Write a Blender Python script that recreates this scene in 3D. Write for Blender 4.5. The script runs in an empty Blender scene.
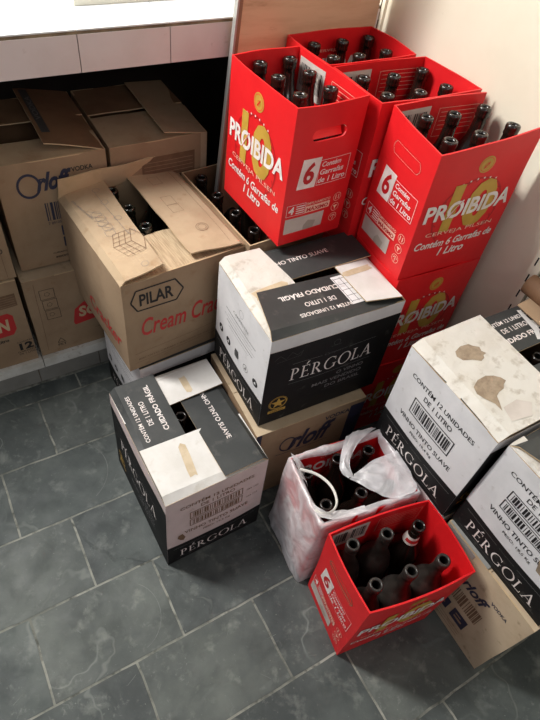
import bpy, math, random
from mathutils import Vector, Matrix, noise
from mathutils.geometry import delaunay_2d_cdt
random.seed(7)
R=math.radians; PI=math.pi
col=bpy.context.scene.collection
sc=bpy.context.scene
PSI=R(36.904)
EV=Vector((math.cos(PSI),math.sin(PSI),0)); MV=Vector((-math.sin(PSI),math.cos(PSI),0))
def EM(e,m,z=0): return EV*e+MV*m+Vector((0,0,z))
# ---------------------------------------------------------------- materials
MATS={}
def s2l(c):
    return tuple(((x/255)/12.92 if x/255<=.04045 else ((x/255+.055)/1.055)**2.4) for x in c)
def mat(name,c,rough=.7,c2=None,scale=8,bump=0.0,bscale=60,lo=.42,hi=.62,detail=6,spec=.5,metal=0,coat=0,trans=0,distort=0,c3=None,s3=40,lo3=.6,hi3=.7,alpha=1,stretch=None):
    m=bpy.data.materials.new(name); m.use_nodes=True; nt=m.node_tree; N=nt.nodes; L=nt.links
    b=N['Principled BSDF']; c=s2l(c)
    b.inputs['Base Color'].default_value=(*c,1); b.inputs['Roughness'].default_value=rough
    b.inputs['Specular IOR Level'].default_value=spec; b.inputs['Metallic'].default_value=metal
    b.inputs['Coat Weight'].default_value=coat; b.inputs['Transmission Weight'].default_value=trans
    b.inputs['Alpha'].default_value=alpha
    tc=N.new('ShaderNodeTexCoord'); src=tc.outputs['Object']
    if stretch:
        mp=N.new('ShaderNodeMapping'); mp.inputs['Scale'].default_value=stretch; L.new(src,mp.inputs['Vector']); src=mp.outputs['Vector']
    def nz(sc_,lo_,hi_,det=detail):
        n=N.new('ShaderNodeTexNoise'); n.inputs['Scale'].default_value=sc_; n.inputs['Detail'].default_value=det; n.inputs['Roughness'].default_value=.6
        n.inputs['Distortion'].default_value=distort
        L.new(src,n.inputs['Vector'])
        r=N.new('ShaderNodeMapRange'); r.inputs[1].default_value=lo_; r.inputs[2].default_value=hi_
        L.new(n.outputs['Fac'],r.inputs[0]); return r.outputs[0]
    last=None
    if c2:
        mx=N.new('ShaderNodeMix'); mx.data_type='RGBA'; mx.inputs[6].default_value=(*c,1); mx.inputs[7].default_value=(*s2l(c2),1)
        L.new(nz(scale,lo,hi),mx.inputs[0]); last=mx.outputs[2]
    if c3:
        mx=N.new('ShaderNodeMix'); mx.data_type='RGBA'
        if last: L.new(last,mx.inputs[6])
        else: mx.inputs[6].default_value=(*c,1)
        mx.inputs[7].default_value=(*s2l(c3),1); L.new(nz(s3,lo3,hi3,9),mx.inputs[0]); last=mx.outputs[2]
    if last: L.new(last,b.inputs['Base Color'])
    if bump:
        n=N.new('ShaderNodeTexNoise'); n.inputs['Scale'].default_value=bscale; n.inputs['Detail'].default_value=8; L.new(src,n.inputs['Vector'])
        bp=N.new('ShaderNodeBump'); bp.inputs['Strength'].default_value=bump; bp.inputs['Distance'].default_value=.01
        L.new(n.outputs['Fac'],bp.inputs['Height']); L.new(bp.outputs['Normal'],b.inputs['Normal'])
    MATS[name]=m; return m
M={}
def dm(k,*a,**kw): M[k]=mat(k,*a,**kw)
dm('red',(224,32,37),.42,c2=(215,27,33),scale=6,bump=.08,bscale=12,spec=.4)
dm('red_dark',(186,20,28),.5)
dm('gold',(200,158,66),.45,c2=(186,146,56),scale=20)
dm('ink_white',(240,232,228),.5,c2=(226,214,208),scale=30)
dm('ink_pale',(235,190,170),.5)
dm('sticker',(205,196,188),.5,c2=(188,178,170),scale=9)
dm('sticker_dark',(168,158,148),.5)
dm('black_print',(22,22,23),.6,c2=(28,28,28),scale=7,bump=.1,bscale=10,spec=.22,c3=(82,80,76),s3=24,lo3=.62,hi3=.8)
dm('black_flap',(52,54,54),.5,c2=(66,68,67),scale=6,bump=.15,bscale=8,c3=(104,102,97),s3=22,lo3=.6,hi3=.85)
dm('ink_black',(28,26,27),.6)
dm('ink_grey',(120,118,118),.6)
dm('ink_faint',(74,74,74),.6)
dm('ink_navy',(46,46,64),.6,c2=(44,46,74),scale=40)
dm('ink_red',(196,42,44),.6,c2=(186,52,50),scale=40)
dm('ink_brown',(112,84,62),.7,c2=(124,96,72),scale=40)
dm('white_board',(226,224,225),.5,c2=(214,212,213),scale=9,c3=(176,170,166),s3=34,lo3=.62,hi3=.78)
dm('pink_board',(214,196,194),.5,c2=(204,186,183),scale=9,c3=(170,152,148),s3=34,lo3=.64,hi3=.8)
dm('white_flap',(222,219,215),.6,c2=(210,206,200),scale=9,bump=.35,bscale=14,c3=(196,189,178),s3=26,lo3=.6,hi3=.82)
dm('worn_flap',(212,208,200),.7,c2=(206,200,190),scale=12,bump=.5,bscale=24,c3=(172,162,148),s3=34,lo3=.55,hi3=.72)
dm('tape_mark',(206,188,160),.6,c2=(190,170,140),scale=30)
dm('torn_brown',(164,146,124),.85,c2=(142,124,104),scale=40,bump=.4,bscale=90)
dm('kraft',(162,136,108),.8,c2=(150,124,97),scale=7,bump=.12,bscale=10,c3=(146,114,84),s3=30,lo3=.6,hi3=.8)
dm('kraft_light',(204,178,142),.8,c2=(190,162,126),scale=9,bump=.25,bscale=16,stretch=(1,1,1))
dm('kraft_flap',(186,162,132),.8,c2=(170,145,116),scale=6,bump=.2,bscale=12,c3=(160,128,94),s3=26,lo3=.6,hi3=.8)
dm('kraft_corrug',(196,172,140),.8,c2=(170,146,116),scale=16,stretch=(14,1,1),bump=.4,bscale=20)
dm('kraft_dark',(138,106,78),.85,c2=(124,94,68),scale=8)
dm('kraft_pale',(196,176,148),.8,c2=(182,160,132),scale=8,c3=(160,140,112),s3=30)
dm('glass',(30,20,15),.26,c2=(24,17,14),scale=10,spec=.6,coat=.3)
dm('glass_dusty',(66,62,58),.36,c2=(24,20,17),scale=14,lo=.35,hi=.65,spec=.5,c3=(84,80,74),s3=30,lo3=.58,hi3=.8)
dm('glass_green',(30,32,24),.16,c2=(24,26,20),scale=10,spec=.6,coat=.3)
dm('glass_void',(6,5,4),.5)
dm('label_white',(226,222,214),.6)
dm('slate',(70,76,75),.45,c2=(92,98,95),scale=5,bump=.7,bscale=9,lo=.4,hi=.62,distort=.2,c3=(128,132,127),s3=14,lo3=.56,hi3=.78,spec=.4,detail=9)
dm('slate_b',(62,67,67),.45,c2=(84,90,88),scale=6,bump=.7,bscale=9,lo=.4,hi=.62,distort=.2,c3=(122,126,121),s3=16,lo3=.56,hi3=.78,spec=.4,detail=9)
dm('slate_c',(78,83,81),.45,c2=(98,103,99),scale=5,bump=.7,bscale=11,lo=.4,hi=.62,distort=.2,c3=(132,136,129),s3=18,lo3=.56,hi3=.78,spec=.4,detail=9)
dm('slate_ridge',(112,117,113),.6,c2=(88,92,90),scale=20)
dm('grout',(160,160,150),.85,c2=(112,114,106),scale=9,lo=.35,hi=.6,c3=(80,82,76),s3=26,lo3=.5,hi3=.65)
dm('tile_white',(236,238,240),.22,c2=(228,231,234),scale=4,spec=.5)
dm('tile_face',(226,212,210),.3,c2=(218,203,200),scale=5,c3=(186,168,160),s3=30,lo3=.66,hi3=.8)
dm('tile_grout',(120,106,92),.85,c2=(96,84,72),scale=20)
dm('edge_dirty',(140,122,96),.8,c2=(104,88,68),scale=22)
dm('stone_white',(224,222,216),.5,c2=(204,200,190),scale=14,c3=(168,160,146),s3=40,lo3=.6,hi3=.72)
dm('riser_tile',(142,140,134),.5,c2=(130,128,122),scale=8)
dm('shaded_wall',(58,50,46),.9,c2=(48,42,38),scale=4)  # shade under the counter put into the wall colour
dm('panel_cream',(238,231,211),.5,c2=(233,225,204),scale=3,bump=.05,bscale=6,c3=(204,193,168),s3=14,lo3=.66,hi3=.85)
dm('upright_cream',(236,230,210),.4)
dm('slot_black',(24,22,20),.7)
dm('seam',(110,100,84),.8)
dm('board_tan',(218,184,150),.55,c2=(206,170,136),scale=5,stretch=(1,1,6),c3=(168,130,98),s3=9,lo3=.6,hi3=.8)
dm('board_edge',(150,112,88),.6,c2=(132,98,76),scale=14)
dm('metal_strip',(178,178,174),.35,metal=.4)
dm('tray',(228,224,208),.35)
dm('tray_dark',(150,146,150),.4)
dm('paper_brown',(120,88,62),.75,c2=(106,76,52),scale=10)
def cleft(k,seed):
    """thin paler contour lines of split slate plus fine scuffs"""
    m=M[k];nt=m.node_tree;N=nt.nodes;L=nt.links;b=N['Principled BSDF']; old=b.inputs['Base Color'].links[0].from_socket
    tc=N.new('ShaderNodeTexCoord');mp=N.new('ShaderNodeMapping');mp.inputs['Location'].default_value=(seed,seed*2,0);L.new(tc.outputs['Object'],mp.inputs['Vector'])
    def nz(sc_,det,dist=0,rough=.5):
        n=N.new('ShaderNodeTexNoise');n.inputs['Scale'].default_value=sc_;n.inputs['Detail'].default_value=det;n.inputs['Distortion'].default_value=dist;n.inputs['Roughness'].default_value=rough;L.new(mp.outputs['Vector'],n.inputs['Vector']);return n.outputs['Fac']
    def op(o,a,b_,c_=None):
        q=N.new('ShaderNodeMath');q.operation=o;q.use_clamp=(o in('MULTIPLY',))
        for i,x in enumerate((a,b_,c_)):
            if x is None: continue
            if isinstance(x,(int,float)): q.inputs[i].default_value=x
            else: L.new(x,q.inputs[i])
        return q.outputs[0]
    def rng(x,a,b_,c_=0,d=1):
        q=N.new('ShaderNodeMapRange');q.inputs[1].default_value=a;q.inputs[2].default_value=b_;q.inputs[3].default_value=c_;q.inputs[4].default_value=d;L.new(x,q.inputs[0]);return q.outputs[0]
    n1=nz(2.6,4,.15); line=rng(op('ABSOLUTE',op('SUBTRACT',n1,.5),0),.002,.007,1,0); mask=rng(nz(3.1,2),.45,.6)
    scuff=op('MULTIPLY',rng(nz(42,9,.4,.75),.56,.70),rng(nz(4.5,4,.5),.46,.62)); speck=rng(nz(150,2),.70,.78)
    tot=op('MAXIMUM',op('MULTIPLY',op('MULTIPLY',line,mask),.28),op('MAXIMUM',op('MULTIPLY',scuff,.5),op('MULTIPLY',speck,.5)))
    mx=N.new('ShaderNodeMix');mx.data_type='RGBA';L.new(tot,mx.inputs[0]);L.new(old,mx.inputs[6]);mx.inputs[7].default_value=(*s2l((148,152,146)),1);L.new(mx.outputs[2],b.inputs['Base Color'])
    dk=N.new('ShaderNodeMix');dk.data_type='RGBA';dk.blend_type='MULTIPLY';L.new(rng(nz(11,6,.8,.6),.50,.66,0,.40),dk.inputs[0]);L.new(mx.outputs[2],dk.inputs[6]);dk.inputs[7].default_value=(.45,.47,.47,1);L.new(dk.outputs[2],b.inputs['Base Color'])
    step=op('ADD',rng(n1,.49,.51),op('MULTIPLY',nz(28,8,.6,.65),.8))
    bp=N.new('ShaderNodeBump');bp.inputs['Strength'].default_value=.45;bp.inputs['Distance'].default_value=.003;L.new(step,bp.inputs['Height']);L.new(bp.outputs[0],b.inputs['Normal'])
    L.new(rng(nz(16,6),.35,.65,.56,.72),b.inputs['Roughness'])
for k_,s_ in(('slate',1.3),('slate_b',7.7),('slate_c',4.1)): cleft(k_,s_)
def film():
    m=bpy.data.materials.new('bag_film'); m.use_nodes=True; nt=m.node_tree; N=nt.nodes; L=nt.links
    for n in list(N): N.remove(n)
    o=N.new('ShaderNodeOutputMaterial'); d=N.new('ShaderNodeBsdfDiffuse'); d.inputs[0].default_value=(*s2l((250,247,249)),1)
    t=N.new('ShaderNodeBsdfTransparent'); t.inputs[0].default_value=(.97,.95,.95,1)
    tl=N.new('ShaderNodeBsdfTranslucent'); tl.inputs[0].default_value=(.85,.83,.84,1)
    g=N.new('ShaderNodeBsdfGlossy'); g.inputs['Roughness'].default_value=.22
    a=N.new('ShaderNodeMixShader'); a.inputs[0].default_value=.10; L.new(d.outputs[0],a.inputs[1]); L.new(tl.outputs[0],a.inputs[2])
    b=N.new('ShaderNodeMixShader'); b.inputs[0].default_value=.12; L.new(a.outputs[0],b.inputs[1]); L.new(g.outputs[0],b.inputs[2])
    c=N.new('ShaderNodeMixShader'); tc=N.new('ShaderNodeTexCoord'); nz=N.new('ShaderNodeTexNoise'); nz.inputs['Scale'].default_value=16; nz.inputs['Detail'].default_value=5; nz.inputs['Distortion'].default_value=1.2
    L.new(tc.outputs['Object'],nz.inputs['Vector']); r=N.new('ShaderNodeMapRange'); r.inputs[1].default_value=.3; r.inputs[2].default_value=.7; r.inputs[3].default_value=.40; r.inputs[4].default_value=.88
    L.new(nz.outputs['Fac'],r.inputs[0]); L.new(r.outputs[0],c.inputs[0]); L.new(t.outputs[0],c.inputs[1]); L.new(b.outputs[0],c.inputs[2])
    bp=N.new('ShaderNodeBump'); bp.inputs['Strength'].default_value=.6; bp.inputs['Distance'].default_value=.01; L.new(nz.outputs['Fac'],bp.inputs['Height'])
    for x in (d,g,tl): L.new(bp.outputs[0],x.inputs['Normal'])
    L.new(c.outputs[0],o.inputs[0]); return m
M['film']=film()
# ---------------------------------------------------------------- mesh builder
class MB:
    def __init__(s): s.v=[];s.f=[];s.m=[];s.mats=[];s.sm=False
    def mi(s,k):
        if k not in s.mats: s.mats.append(k)
        return s.mats.index(k)
    def add(s,vs,fs,k):
        o=len(s.v); s.v+= [Vector(x) for x in vs]; i=s.mi(k)
        for f in fs: s.f.append([o+a for a in f]); s.m.append(i)
    def grid(s,P,k,close_u=False):
        nu=len(P);nv=len(P[0]); fs=[]
        for i in range(nu if close_u else nu-1):
            for j in range(nv-1):
                a=i*nv+j;b=((i+1)%nu)*nv+j; fs.append([a,b,b+1,a+1])
        s.add([p for row in P for p in row],fs,k)
    def box(s,a,b,k):
        x0,y0,z0=a;x1,y1,z1=b
        s.add([(x0,y0,z0),(x1,y0,z0),(x1,y1,z0),(x0,y1,z0),(x0,y0,z1),(x1,y0,z1),(x1,y1,z1),(x0,y1,z1)],
              [[0,3,2,1],[4,5,6,7],[0,1,5,4],[1,2,6,5],[2,3,7,6],[3,0,4,7]],k)
    def slab(s,P,th,k,kside=None,nrm=None):
        """thick sheet: P grid of top points, thickness th downwards along the local normal"""
        nu=len(P);nv=len(P[0]); Q=[]
        for i in range(nu):
            row=[]
            for j in range(nv):
                du=P[min(i+1,nu-1)][j]-P[max(i-1,0)][j]; dv=P[i][min(j+1,nv-1)]-P[i][max(j-1,0)]
                n=du.cross(dv); n=n.normalized() if n.length>1e-9 else Vector((0,0,1))
                if nrm is not None and n.dot(nrm)<0: n=-n
                row.append(P[i][j]-n*th)
            Q.append(row)
        s.grid(P,k); s.grid([r[::-1] for r in Q],kside or k)
        kk=kside or k
        s.grid([[P[i][0],Q[i][0]] for i in range(nu)],kk); s.grid([[P[i][-1],Q[i][-1]] for i in range(nu)],kk)
        s.grid([[P[0][j],Q[0][j]] for j in range(nv)],kk); s.grid([[P[-1][j],Q[-1][j]] for j in range(nv)],kk)
    def build(s,name,parent=None,warp=None,smooth=False,loc=None,rz=0):
        me=bpy.data.meshes.new(name)
        vs=[warp(v) for v in s.v] if warp else s.v
        me.from_pydata([tuple(v) for v in vs],[],s.f)
        for k in s.mats: me.materials.append(M[k])
        me.polygons.foreach_set('material_index',s.m)
        if smooth: me.polygons.foreach_set('use_smooth',[True]*len(me.polygons))
        me.update()
        o=bpy.data.objects.new(name,me); col.objects.link(o)
        if parent: o.parent=parent
        if loc is not None: o.location=loc; o.rotation_euler=(0,0,rz)
        return o
def tag(o,label,cat,group=None):
    o['label']=label;o['category']=cat
    if group:o['group']=group
    return o
def empty(name,loc,rz=0):
    o=bpy.data.objects.new(name,None); col.objects.link(o); o.location=loc; o.rotation_euler=(0,0,rz); o.empty_display_size=.05; return o
def struct(o): o['kind']='structure'; return o
# ---------------------------------------------------------------- text (built-in font turned into flat triangles)
TC={}
def text2d(body,bold=0.,shear=0.):
    key=(body,bold,shear)
    if key in TC: return TC[key]
    cu=bpy.data.curves.new('lettering','FONT'); cu.body=body; cu.offset=bold; cu.shear=shear; cu.resolution_u=3; cu.fill_mode='FRONT'
    o=bpy.data.objects.new('lettering',cu); col.objects.link(o)
    dg=bpy.context.evaluated_depsgraph_get(); me=bpy.data.meshes.new_from_object(o.evaluated_get(dg))
    vs=[(v.co.x,v.co.y) for v in me.vertices]; fs=[list(p.vertices) for p in me.polygons]
    bpy.data.objects.remove(o); bpy.data.curves.remove(cu); bpy.data.meshes.remove(me)
    x0=min(v[0] for v in vs);x1=max(v[0] for v in vs);y0=min(v[1] for v in vs);y1=max(v[1] for v in vs)
    TC[key]=([((x-x0)/(x1-x0),(y-y0)/(y1-y0)) for x,y in vs],fs); return TC[key]
def ell(cx,cy,rx,ry,a0,a1,n): return [(cx+rx*math.cos(R(a0+(a1-a0)*i/n)),cy+ry*math.sin(R(a0+(a1-a0)*i/n))) for i in range(n+1)]
def serif_word(word):
    """roman capitals with serifs drawn as strokes, unit height"""
    out=[];x=0
    def q(*p): out.append([(x+a,b) for a,b in p])
    def rc(a,b,c,d): q((a,b),(c,b),(c,d),(a,d))
    def ring(cx,cy,ro,rh,ri,rj,a0,a1,dx=0,n=18):
        A=ell(cx,cy,ro,rh,a0,a1,n);B=ell(cx+dx,cy,ri,rj,a0,a1,n)
        for i in range(n): q(A[i],A[i+1],B[i+1],B[i])
    for ch in word:
        if ch in 'PR':
            rc(.1,0,.22,1); rc(0,0,.33,.045); rc(0,.955,.3,1); ring(.26,.74,.33,.26,.2,.22,-90,90)
            if ch=='R': q((.28,.5),(.42,.5),(.82,0),(.64,0)); rc(.62,0,.9,.04)
            x+= .98 if ch=='R' else .78
        elif ch in 'EÉ':
            rc(.1,0,.22,1); rc(0,0,.62,.045); rc(0,.955,.6,1); rc(.22,.49,.48,.53); rc(.46,.42,.5,.6); rc(.57,.82,.6,1); rc(.6,0,.64,.2)
            if ch=='É': q((.3,1.08),(.38,1.08),(.56,1.3),(.42,1.3))
            x+=.8
        elif ch=='G':
            ring(.5,.5,.5,.53,.37,.485,48,318); rc(.78,.06,.9,.42); rc(.66,.38,1.0,.42); rc(.82,.72,.86,.95); x+=1.12
        elif ch=='O': ring(.52,.5,.52,.53,.38,.485,0,360,n=28); x+=1.16
        elif ch=='L': rc(.1,0,.22,1); rc(0,0,.62,.045); rc(0,.955,.33,1); rc(.6,0,.64,.24); x+=.76
        elif ch=='A':
            q((.08,0),(.14,0),(.5,.93),(.46,1.03)); q((.7,0),(.87,0),(.5,1.03),(.44,.93)); rc(.24,.32,.66,.36); rc(0,0,.24,.04); rc(.6,0,1,.04); x+=1.08
    w=x-.1
    return [[(a/w,b) for a,b in p] for p in out]
SW=serif_word('PÉRGOLA')
class Face:
    """2D drawing area mapped onto a surface; fn(u,v,off)->Vector, u,v in metres"""
    def __init__(s,mb,fn,w,h): s.mb=mb;s.fn=fn;s.w=w;s.h=h;s.it=[]
    def off(s,bb):
        """height of a printed layer: one step above whatever it overlaps"""
        x0,y0,x1,y1=bb;l=0
        for a,b,c,d,q in s.it:
            if x0<c and x1>a and y0<d and y1>b: l=max(l,q+1)
        s.it.append((x0,y0,x1,y1,l)); return .0006+.00028*l
    def offp(s,P): return s.off((min(p[0] for p in P),min(p[1] for p in P),max(p[0] for p in P),max(p[1] for p in P)))
    def T(s,u,v,rot,c):
        if not rot: return u,v
        a=R(rot);du,dv=u-c[0],v-c[1]; return c[0]+du*math.cos(a)-dv*math.sin(a),c[1]+du*math.sin(a)+dv*math.cos(a)
    def poly(s,pts,k,rot=0,c=None,o=None):
        Q=[(u*s.w,v*s.h) for u,v in pts]; o=o or s.offp(Q)
        x0,x1=min(q[0] for q in Q),max(q[0] for q in Q);y0,y1=min(q[1] for q in Q),max(q[1] for q in Q)
        if max(x1-x0,y1-y0)<.03: s.mb.add([s.fn(*q,o) for q in Q],[list(range(len(Q)))],k); return
        n=len(Q);st=.012;ins=[]
        def inside(x,y):
            c_=False
            for i in range(n):
                a,b=Q[i],Q[i-1]
                if (a[1]>y)!=(b[1]>y) and x<(b[0]-a[0])*(y-a[1])/(b[1]-a[1])+a[0]: c_=not c_
            return c_
        E=[];B=[]
        for i in range(n):
            a,b=Vector(Q[i]),Vector(Q[(i+1)%n]);m=max(1,int((b-a).length/st)); B+=[a+(b-a)*j/m for j in range(m)]
        E=[(i,(i+1)%len(B)) for i in range(len(B))]
        for i in range(int((x1-x0)/st)+1):
            for j in range(int((y1-y0)/st)+1):
                x,y=x0+st*(i+.5),y0+st*(j+.5)
                if inside(x,y): ins.append(Vector((x,y)))
        r=delaunay_2d_cdt(B+ins,E,[],1,1e-6)
        s.mb.add([s.fn(v.x,v.y,o) for v in r[0]],[list(f) for f in r[2]],k)
    def rect(s,u0,v0,u1,v1,k,o=None,sub=.03,rag=0):
        U0,U1,V0,V1=u0*s.w,u1*s.w,v0*s.h,v1*s.h; o=o or s.off((U0,V0,U1,V1))
        nu=max(1,int(abs(U1-U0)/sub));nv=max(1,int(abs(V1-V0)/sub))
        s.mb.grid([[s.fn(U0+(U1-U0)*i/nu,V0+(V1-V0)*j/nv,o) for j in range(nv+1)] for i in range(nu+1)],k)
    def frame(s,u0,v0,u1,v1,t,k):
        tu=t/s.w;tv=t/s.h;o=s.off((u0*s.w,v0*s.h,u0*s.w+t,v1*s.h))
        s.rect(u0,v0,u1,v0+tv,k,o);s.rect(u0,v1-tv,u1,v1,k,o);s.rect(u0,v0,u0+tu,v1,k,o);s.rect(u1-tu,v0,u1,v1,k,o)
    def line(s,a,b,t,k):
        A=Vector((a[0]*s.w,a[1]*s.h));B=Vector((b[0]*s.w,b[1]*s.h));d=(B-A)
        if d.length<1e-6:return
        n=Vector((-d.y,d.x)).normalized()*t/2;o=s.offp([A,B+Vector((t,t))]);N=max(1,int(d.length/.03))
        s.mb.grid([[s.fn(*(A+d*i/N+n),o),s.fn(*(A+d*i/N-n),o)] for i in range(N+1)],k)
    def pline(s,pts,t,k):
        for a,b in zip(pts,pts[1:]): s.line(a,b,t,k)
    def ring(s,cu,cv,r,t,k,ar=1,n=24,a0=0,a1=360):
        c=(cu*s.w,cv*s.h);o=s.off((c[0]-r,c[1]-r,c[0]+r,c[1]+r)) if r<.05 else .0006
        s.mb.grid([[s.fn(c[0]+rr*ar*math.cos(R(a)),c[1]+rr*math.sin(R(a)),o) for rr in (r-t/2,r+t/2)] for a in [a0+(a1-a0)*i/n for i in range(n+1)]],k)
    def disc(s,cu,cv,r,k,ar=1,n=24):
        c=(cu*s.w,cv*s.h);o=s.off((c[0]-r,c[1]-r,c[0]+r,c[1]+r)); s.mb.add([s.fn(c[0]+r*ar*math.cos(2*PI*i/n),c[1]+r*math.sin(2*PI*i/n),o) for i in range(n)],[list(range(n))],k)
    def star(s,cu,cv,r,k,ri=.42):
        c=(cu*s.w,cv*s.h);o=s.off((c[0]-r,c[1]-r,c[0]+r,c[1]+r));pts=[(c[0]+(r if i%2==0 else r*ri)*math.sin(PI*i/5),c[1]+(r if i%2==0 else r*ri)*math.cos(PI*i/5)) for i in range(10)]
        s.mb.add([s.fn(*c,o)]+[s.fn(*p,o) for p in pts],[[0,1+i,1+(i+1)%10] for i in range(10)],k)
    def text(s,body,u0,v0,u1,v1,k,bold=0.,shear=0.,rot=0,slope=0):
        vs,fs=text2d(body,bold,shear);o=s.off((u0*s.w,v0*s.h,u1*s.w,v1*s.h));c=((u0+u1)/2*s.w,(v0+v1)/2*s.h);P=[]
        for x,y in vs:
            u=(u0+(u1-u0)*x)*s.w;v=(v0+(v1-v0)*y)*s.h+slope*(u0+(u1-u0)*x-(u0+u1)/2)*s.w
            if rot: u,v=s.T(u,v,rot,c)
            P.append(s.fn(u,v,o))
        s.mb.add(P,fs,k)
    def rtext(s,body,cu,cv,w,h,k,rot,bold=0.,shear=0.):
        """text w x h metres centred at cu,cv (fractions) turned by rot"""
        s.text(body,cu-w/2/s.w,cv-h/2/s.h,cu+w/2/s.w,cv+h/2/s.h,k,bold,shear,rot)
    def serif(s,u0,v0,u1,v1,k):
        o=s.off((u0*s.w,v0*s.h,u1*s.w,v1*s.h))
        for p in SW: s.mb.add([s.fn((u0+(u1-u0)*a)*s.w,(v0+(v1-v0)*b)*s.h,o) for a,b in p],[list(range(len(p)))],k)
    def barcode(s,u0,v0,u1,v1,k,seed=1,n=26,vert=False):
        rn=random.Random(seed);o=s.off((u0*s.w,v0*s.h,u1*s.w,v1*s.h));x=0;L=[]
        while x<n: a=rn.choice([.4,.6,1,1.3]);L.append((x,min(x+a,n)));x+=a+rn.choice([.4,.6,1])
        for a,b in L: s.rect(u0+(u1-u0)*a/n,v0,u0+(u1-u0)*b/n,v1,k,o)
# ---------------------------------------------------------------- a carton body
def carton_fns(l1,l2,h,th=.004):
    F={}
    F['front']=(lambda u,v,o:Vector((u,-o,v)),l1)
    F['left']=(lambda u,v,o:Vector((-o,l2-u,v)),l2)
    F['right']=(lambda u,v,o:Vector((l1+o,u,v)),l2)
    F['back']=(lambda u,v,o:Vector((l1-u,l2+o,v)),l1)
    # inner faces, seen from inside the box
    F['in_back']=(lambda u,v,o:Vector((u,l2-th-o,v)),l1)
    F['in_right']=(lambda u,v,o:Vector((l1-th-o,l2-u,v)),l2)
    F['in_left']=(lambda u,v,o:Vector((th+o,u,v)),l2)
    F['in_front']=(lambda u,v,o:Vector((l1-u,th+o,v)),l1)
    return F
def make_warp(l1,l2,h,bulge=.006,shear=(0,0),seed=0,rim=.003,flare=(0,0),cd={}):
    def w(p):
        X=(p.x/l1*2-1);Y=(p.y/l2*2-1);Z=max(0,min(1,p.z/h))
        bz=math.sin(PI*Z)
        dx=bulge*X*max(0,math.cos(PI/2*min(1,abs(Y))))*bz+shear[0]*Z
        dy=bulge*Y*max(0,math.cos(PI/2*min(1,abs(X))))*bz+shear[1]*Z
        # the open rim bows a little
        dx+=flare[0]*X*math.cos(PI/2*min(1,abs(Y)))*Z**4; dy+=flare[1]*Y*math.cos(PI/2*min(1,abs(X)))*Z**4
        n=noise.noise_vector(Vector((p.x*9+seed*3.1,p.y*9,p.z*7)))
        k=min(1,Z*6)
        a=max(0,min(1,p.x/l1));b=max(0,min(1,p.y/l2));c=Vector((0,0,0))
        for q,wt in(('F',(1-a)*(1-b)),('R',a*(1-b)),('B',a*b),('L',(1-a)*b)):
            if q in cd: c+=Vector(cd[q])*wt*Z*Z
        return c+p+Vector((dx+n.x*.0016*k,dy+n.y*.0016*k,(n.z*rim*Z**3)))
    return w
def wall(mb,fn,w,h,th,ko,ki,hole=None,h2=None):
    """one carton wall: outer skin, inner skin, rim. hole=(u0,v0,u1,v1) rounded"""
    h2=h2 if h2 is not None else h
    nu=max(2,int(w/.025));nv=max(2,int(h/.03))
    if hole is None:
        P=[[fn(w*i/nu,(h+(h2-h)*i/nu)*j/nv,0) for j in range(nv+1)] for i in range(nu+1)]
        Q=[[fn(w*i/nu,(h+(h2-h)*i/nu)*j/nv,-th) for j in range(nv+1)] for i in range(nu+1)]
        mb.grid(P,ko); mb.grid([r[::-1] for r in Q],ki)
        mb.grid([[P[i][-1],Q[i][-1]] for i in range(nu+1)],ko if ki!='kraft_dark' else 'kraft_light')
        return
    u0,v0,u1,v1=hole;r=(v1-v0)/2;hp=[(u1-r+r*math.cos(a),v0+r+r*math.sin(a)) for a in [-PI/2+PI*i/8 for i in range(9)]]+[(u0+r+r*math.cos(a),v0+r+r*math.sin(a)) for a in [PI/2+PI*i/8 for i in range(9)]]
    n=len(hp)
    out=[(w*i/nu,0) for i in range(nu)]+[(w,h*j/nv) for j in range(nv)]+[(w-w*i/nu,h) for i in range(nu)]+[(0,h-h*j/nv) for j in range(nv)]
    inner=[(w*i/nu,h*j/nv) for i in range(1,nu) for j in range(1,nv) if not(u0-.008<w*i/nu<u1+.008 and v0-.008<h*j/nv<v1+.008)]
    V=[Vector(p) for p in out+hp+inner]; no=len(out)
    E=[(i,(i+1)%no) for i in range(no)]+[(no+i,no+(i+1)%n) for i in range(n)]
    r_=delaunay_2d_cdt(V,E,[],0,1e-6); vs=r_[0]
    fs=[list(f) for f in r_[2]]
    cx,cy=(u0+u1)/2,(v0+v1)/2
    keep=[]
    for f in fs:
        c=sum((vs[i] for i in f),Vector((0,0)))/len(f)
        inside=(u0+r<=c.x<=u1-r and v0<c.y<v1) or (c-Vector((u0+r,cy))).length<r*.98 or (c-Vector((u1-r,cy))).length<r*.98
        if not inside: keep.append(f)
    mb.add([fn(v.x,v.y,0) for v in vs],keep,ko); mb.add([fn(v.x,v.y,-th) for v in vs],[f[::-1] for f in keep],ki)
    mb.grid([[fn(*p,0),fn(*p,-th)] for p in hp+hp[:1]],'red_dark')
    mb.grid([[fn(w*i/nu,h,0),fn(w*i/nu,h,-th)] for i in range(nu+1)],ko)
def body(mb,l1,l2,h,ko,ki,th=.004,hole=None,low={}):
    F=carton_fns(l1,l2,h,th)
    for k in('front','left','right','back'):
        fn,w=F[k]; hh=low.get(k,h); hh=hh if isinstance(hh,tuple) else (hh,hh)
        kk=ko[k] if isinstance(ko,dict) else ko
        wall(mb,fn,w,hh[0],th,kk,ki,hole=(hole[1] if hole and hole[0]==k else None),h2=hh[1])
    mb.box((.001,.001,0),(l1-.001,l2-.001,th),ki)
    return F
def face(mb,F,k,h): fn,w=F[k]; return Face(mb,fn,w,h)
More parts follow.
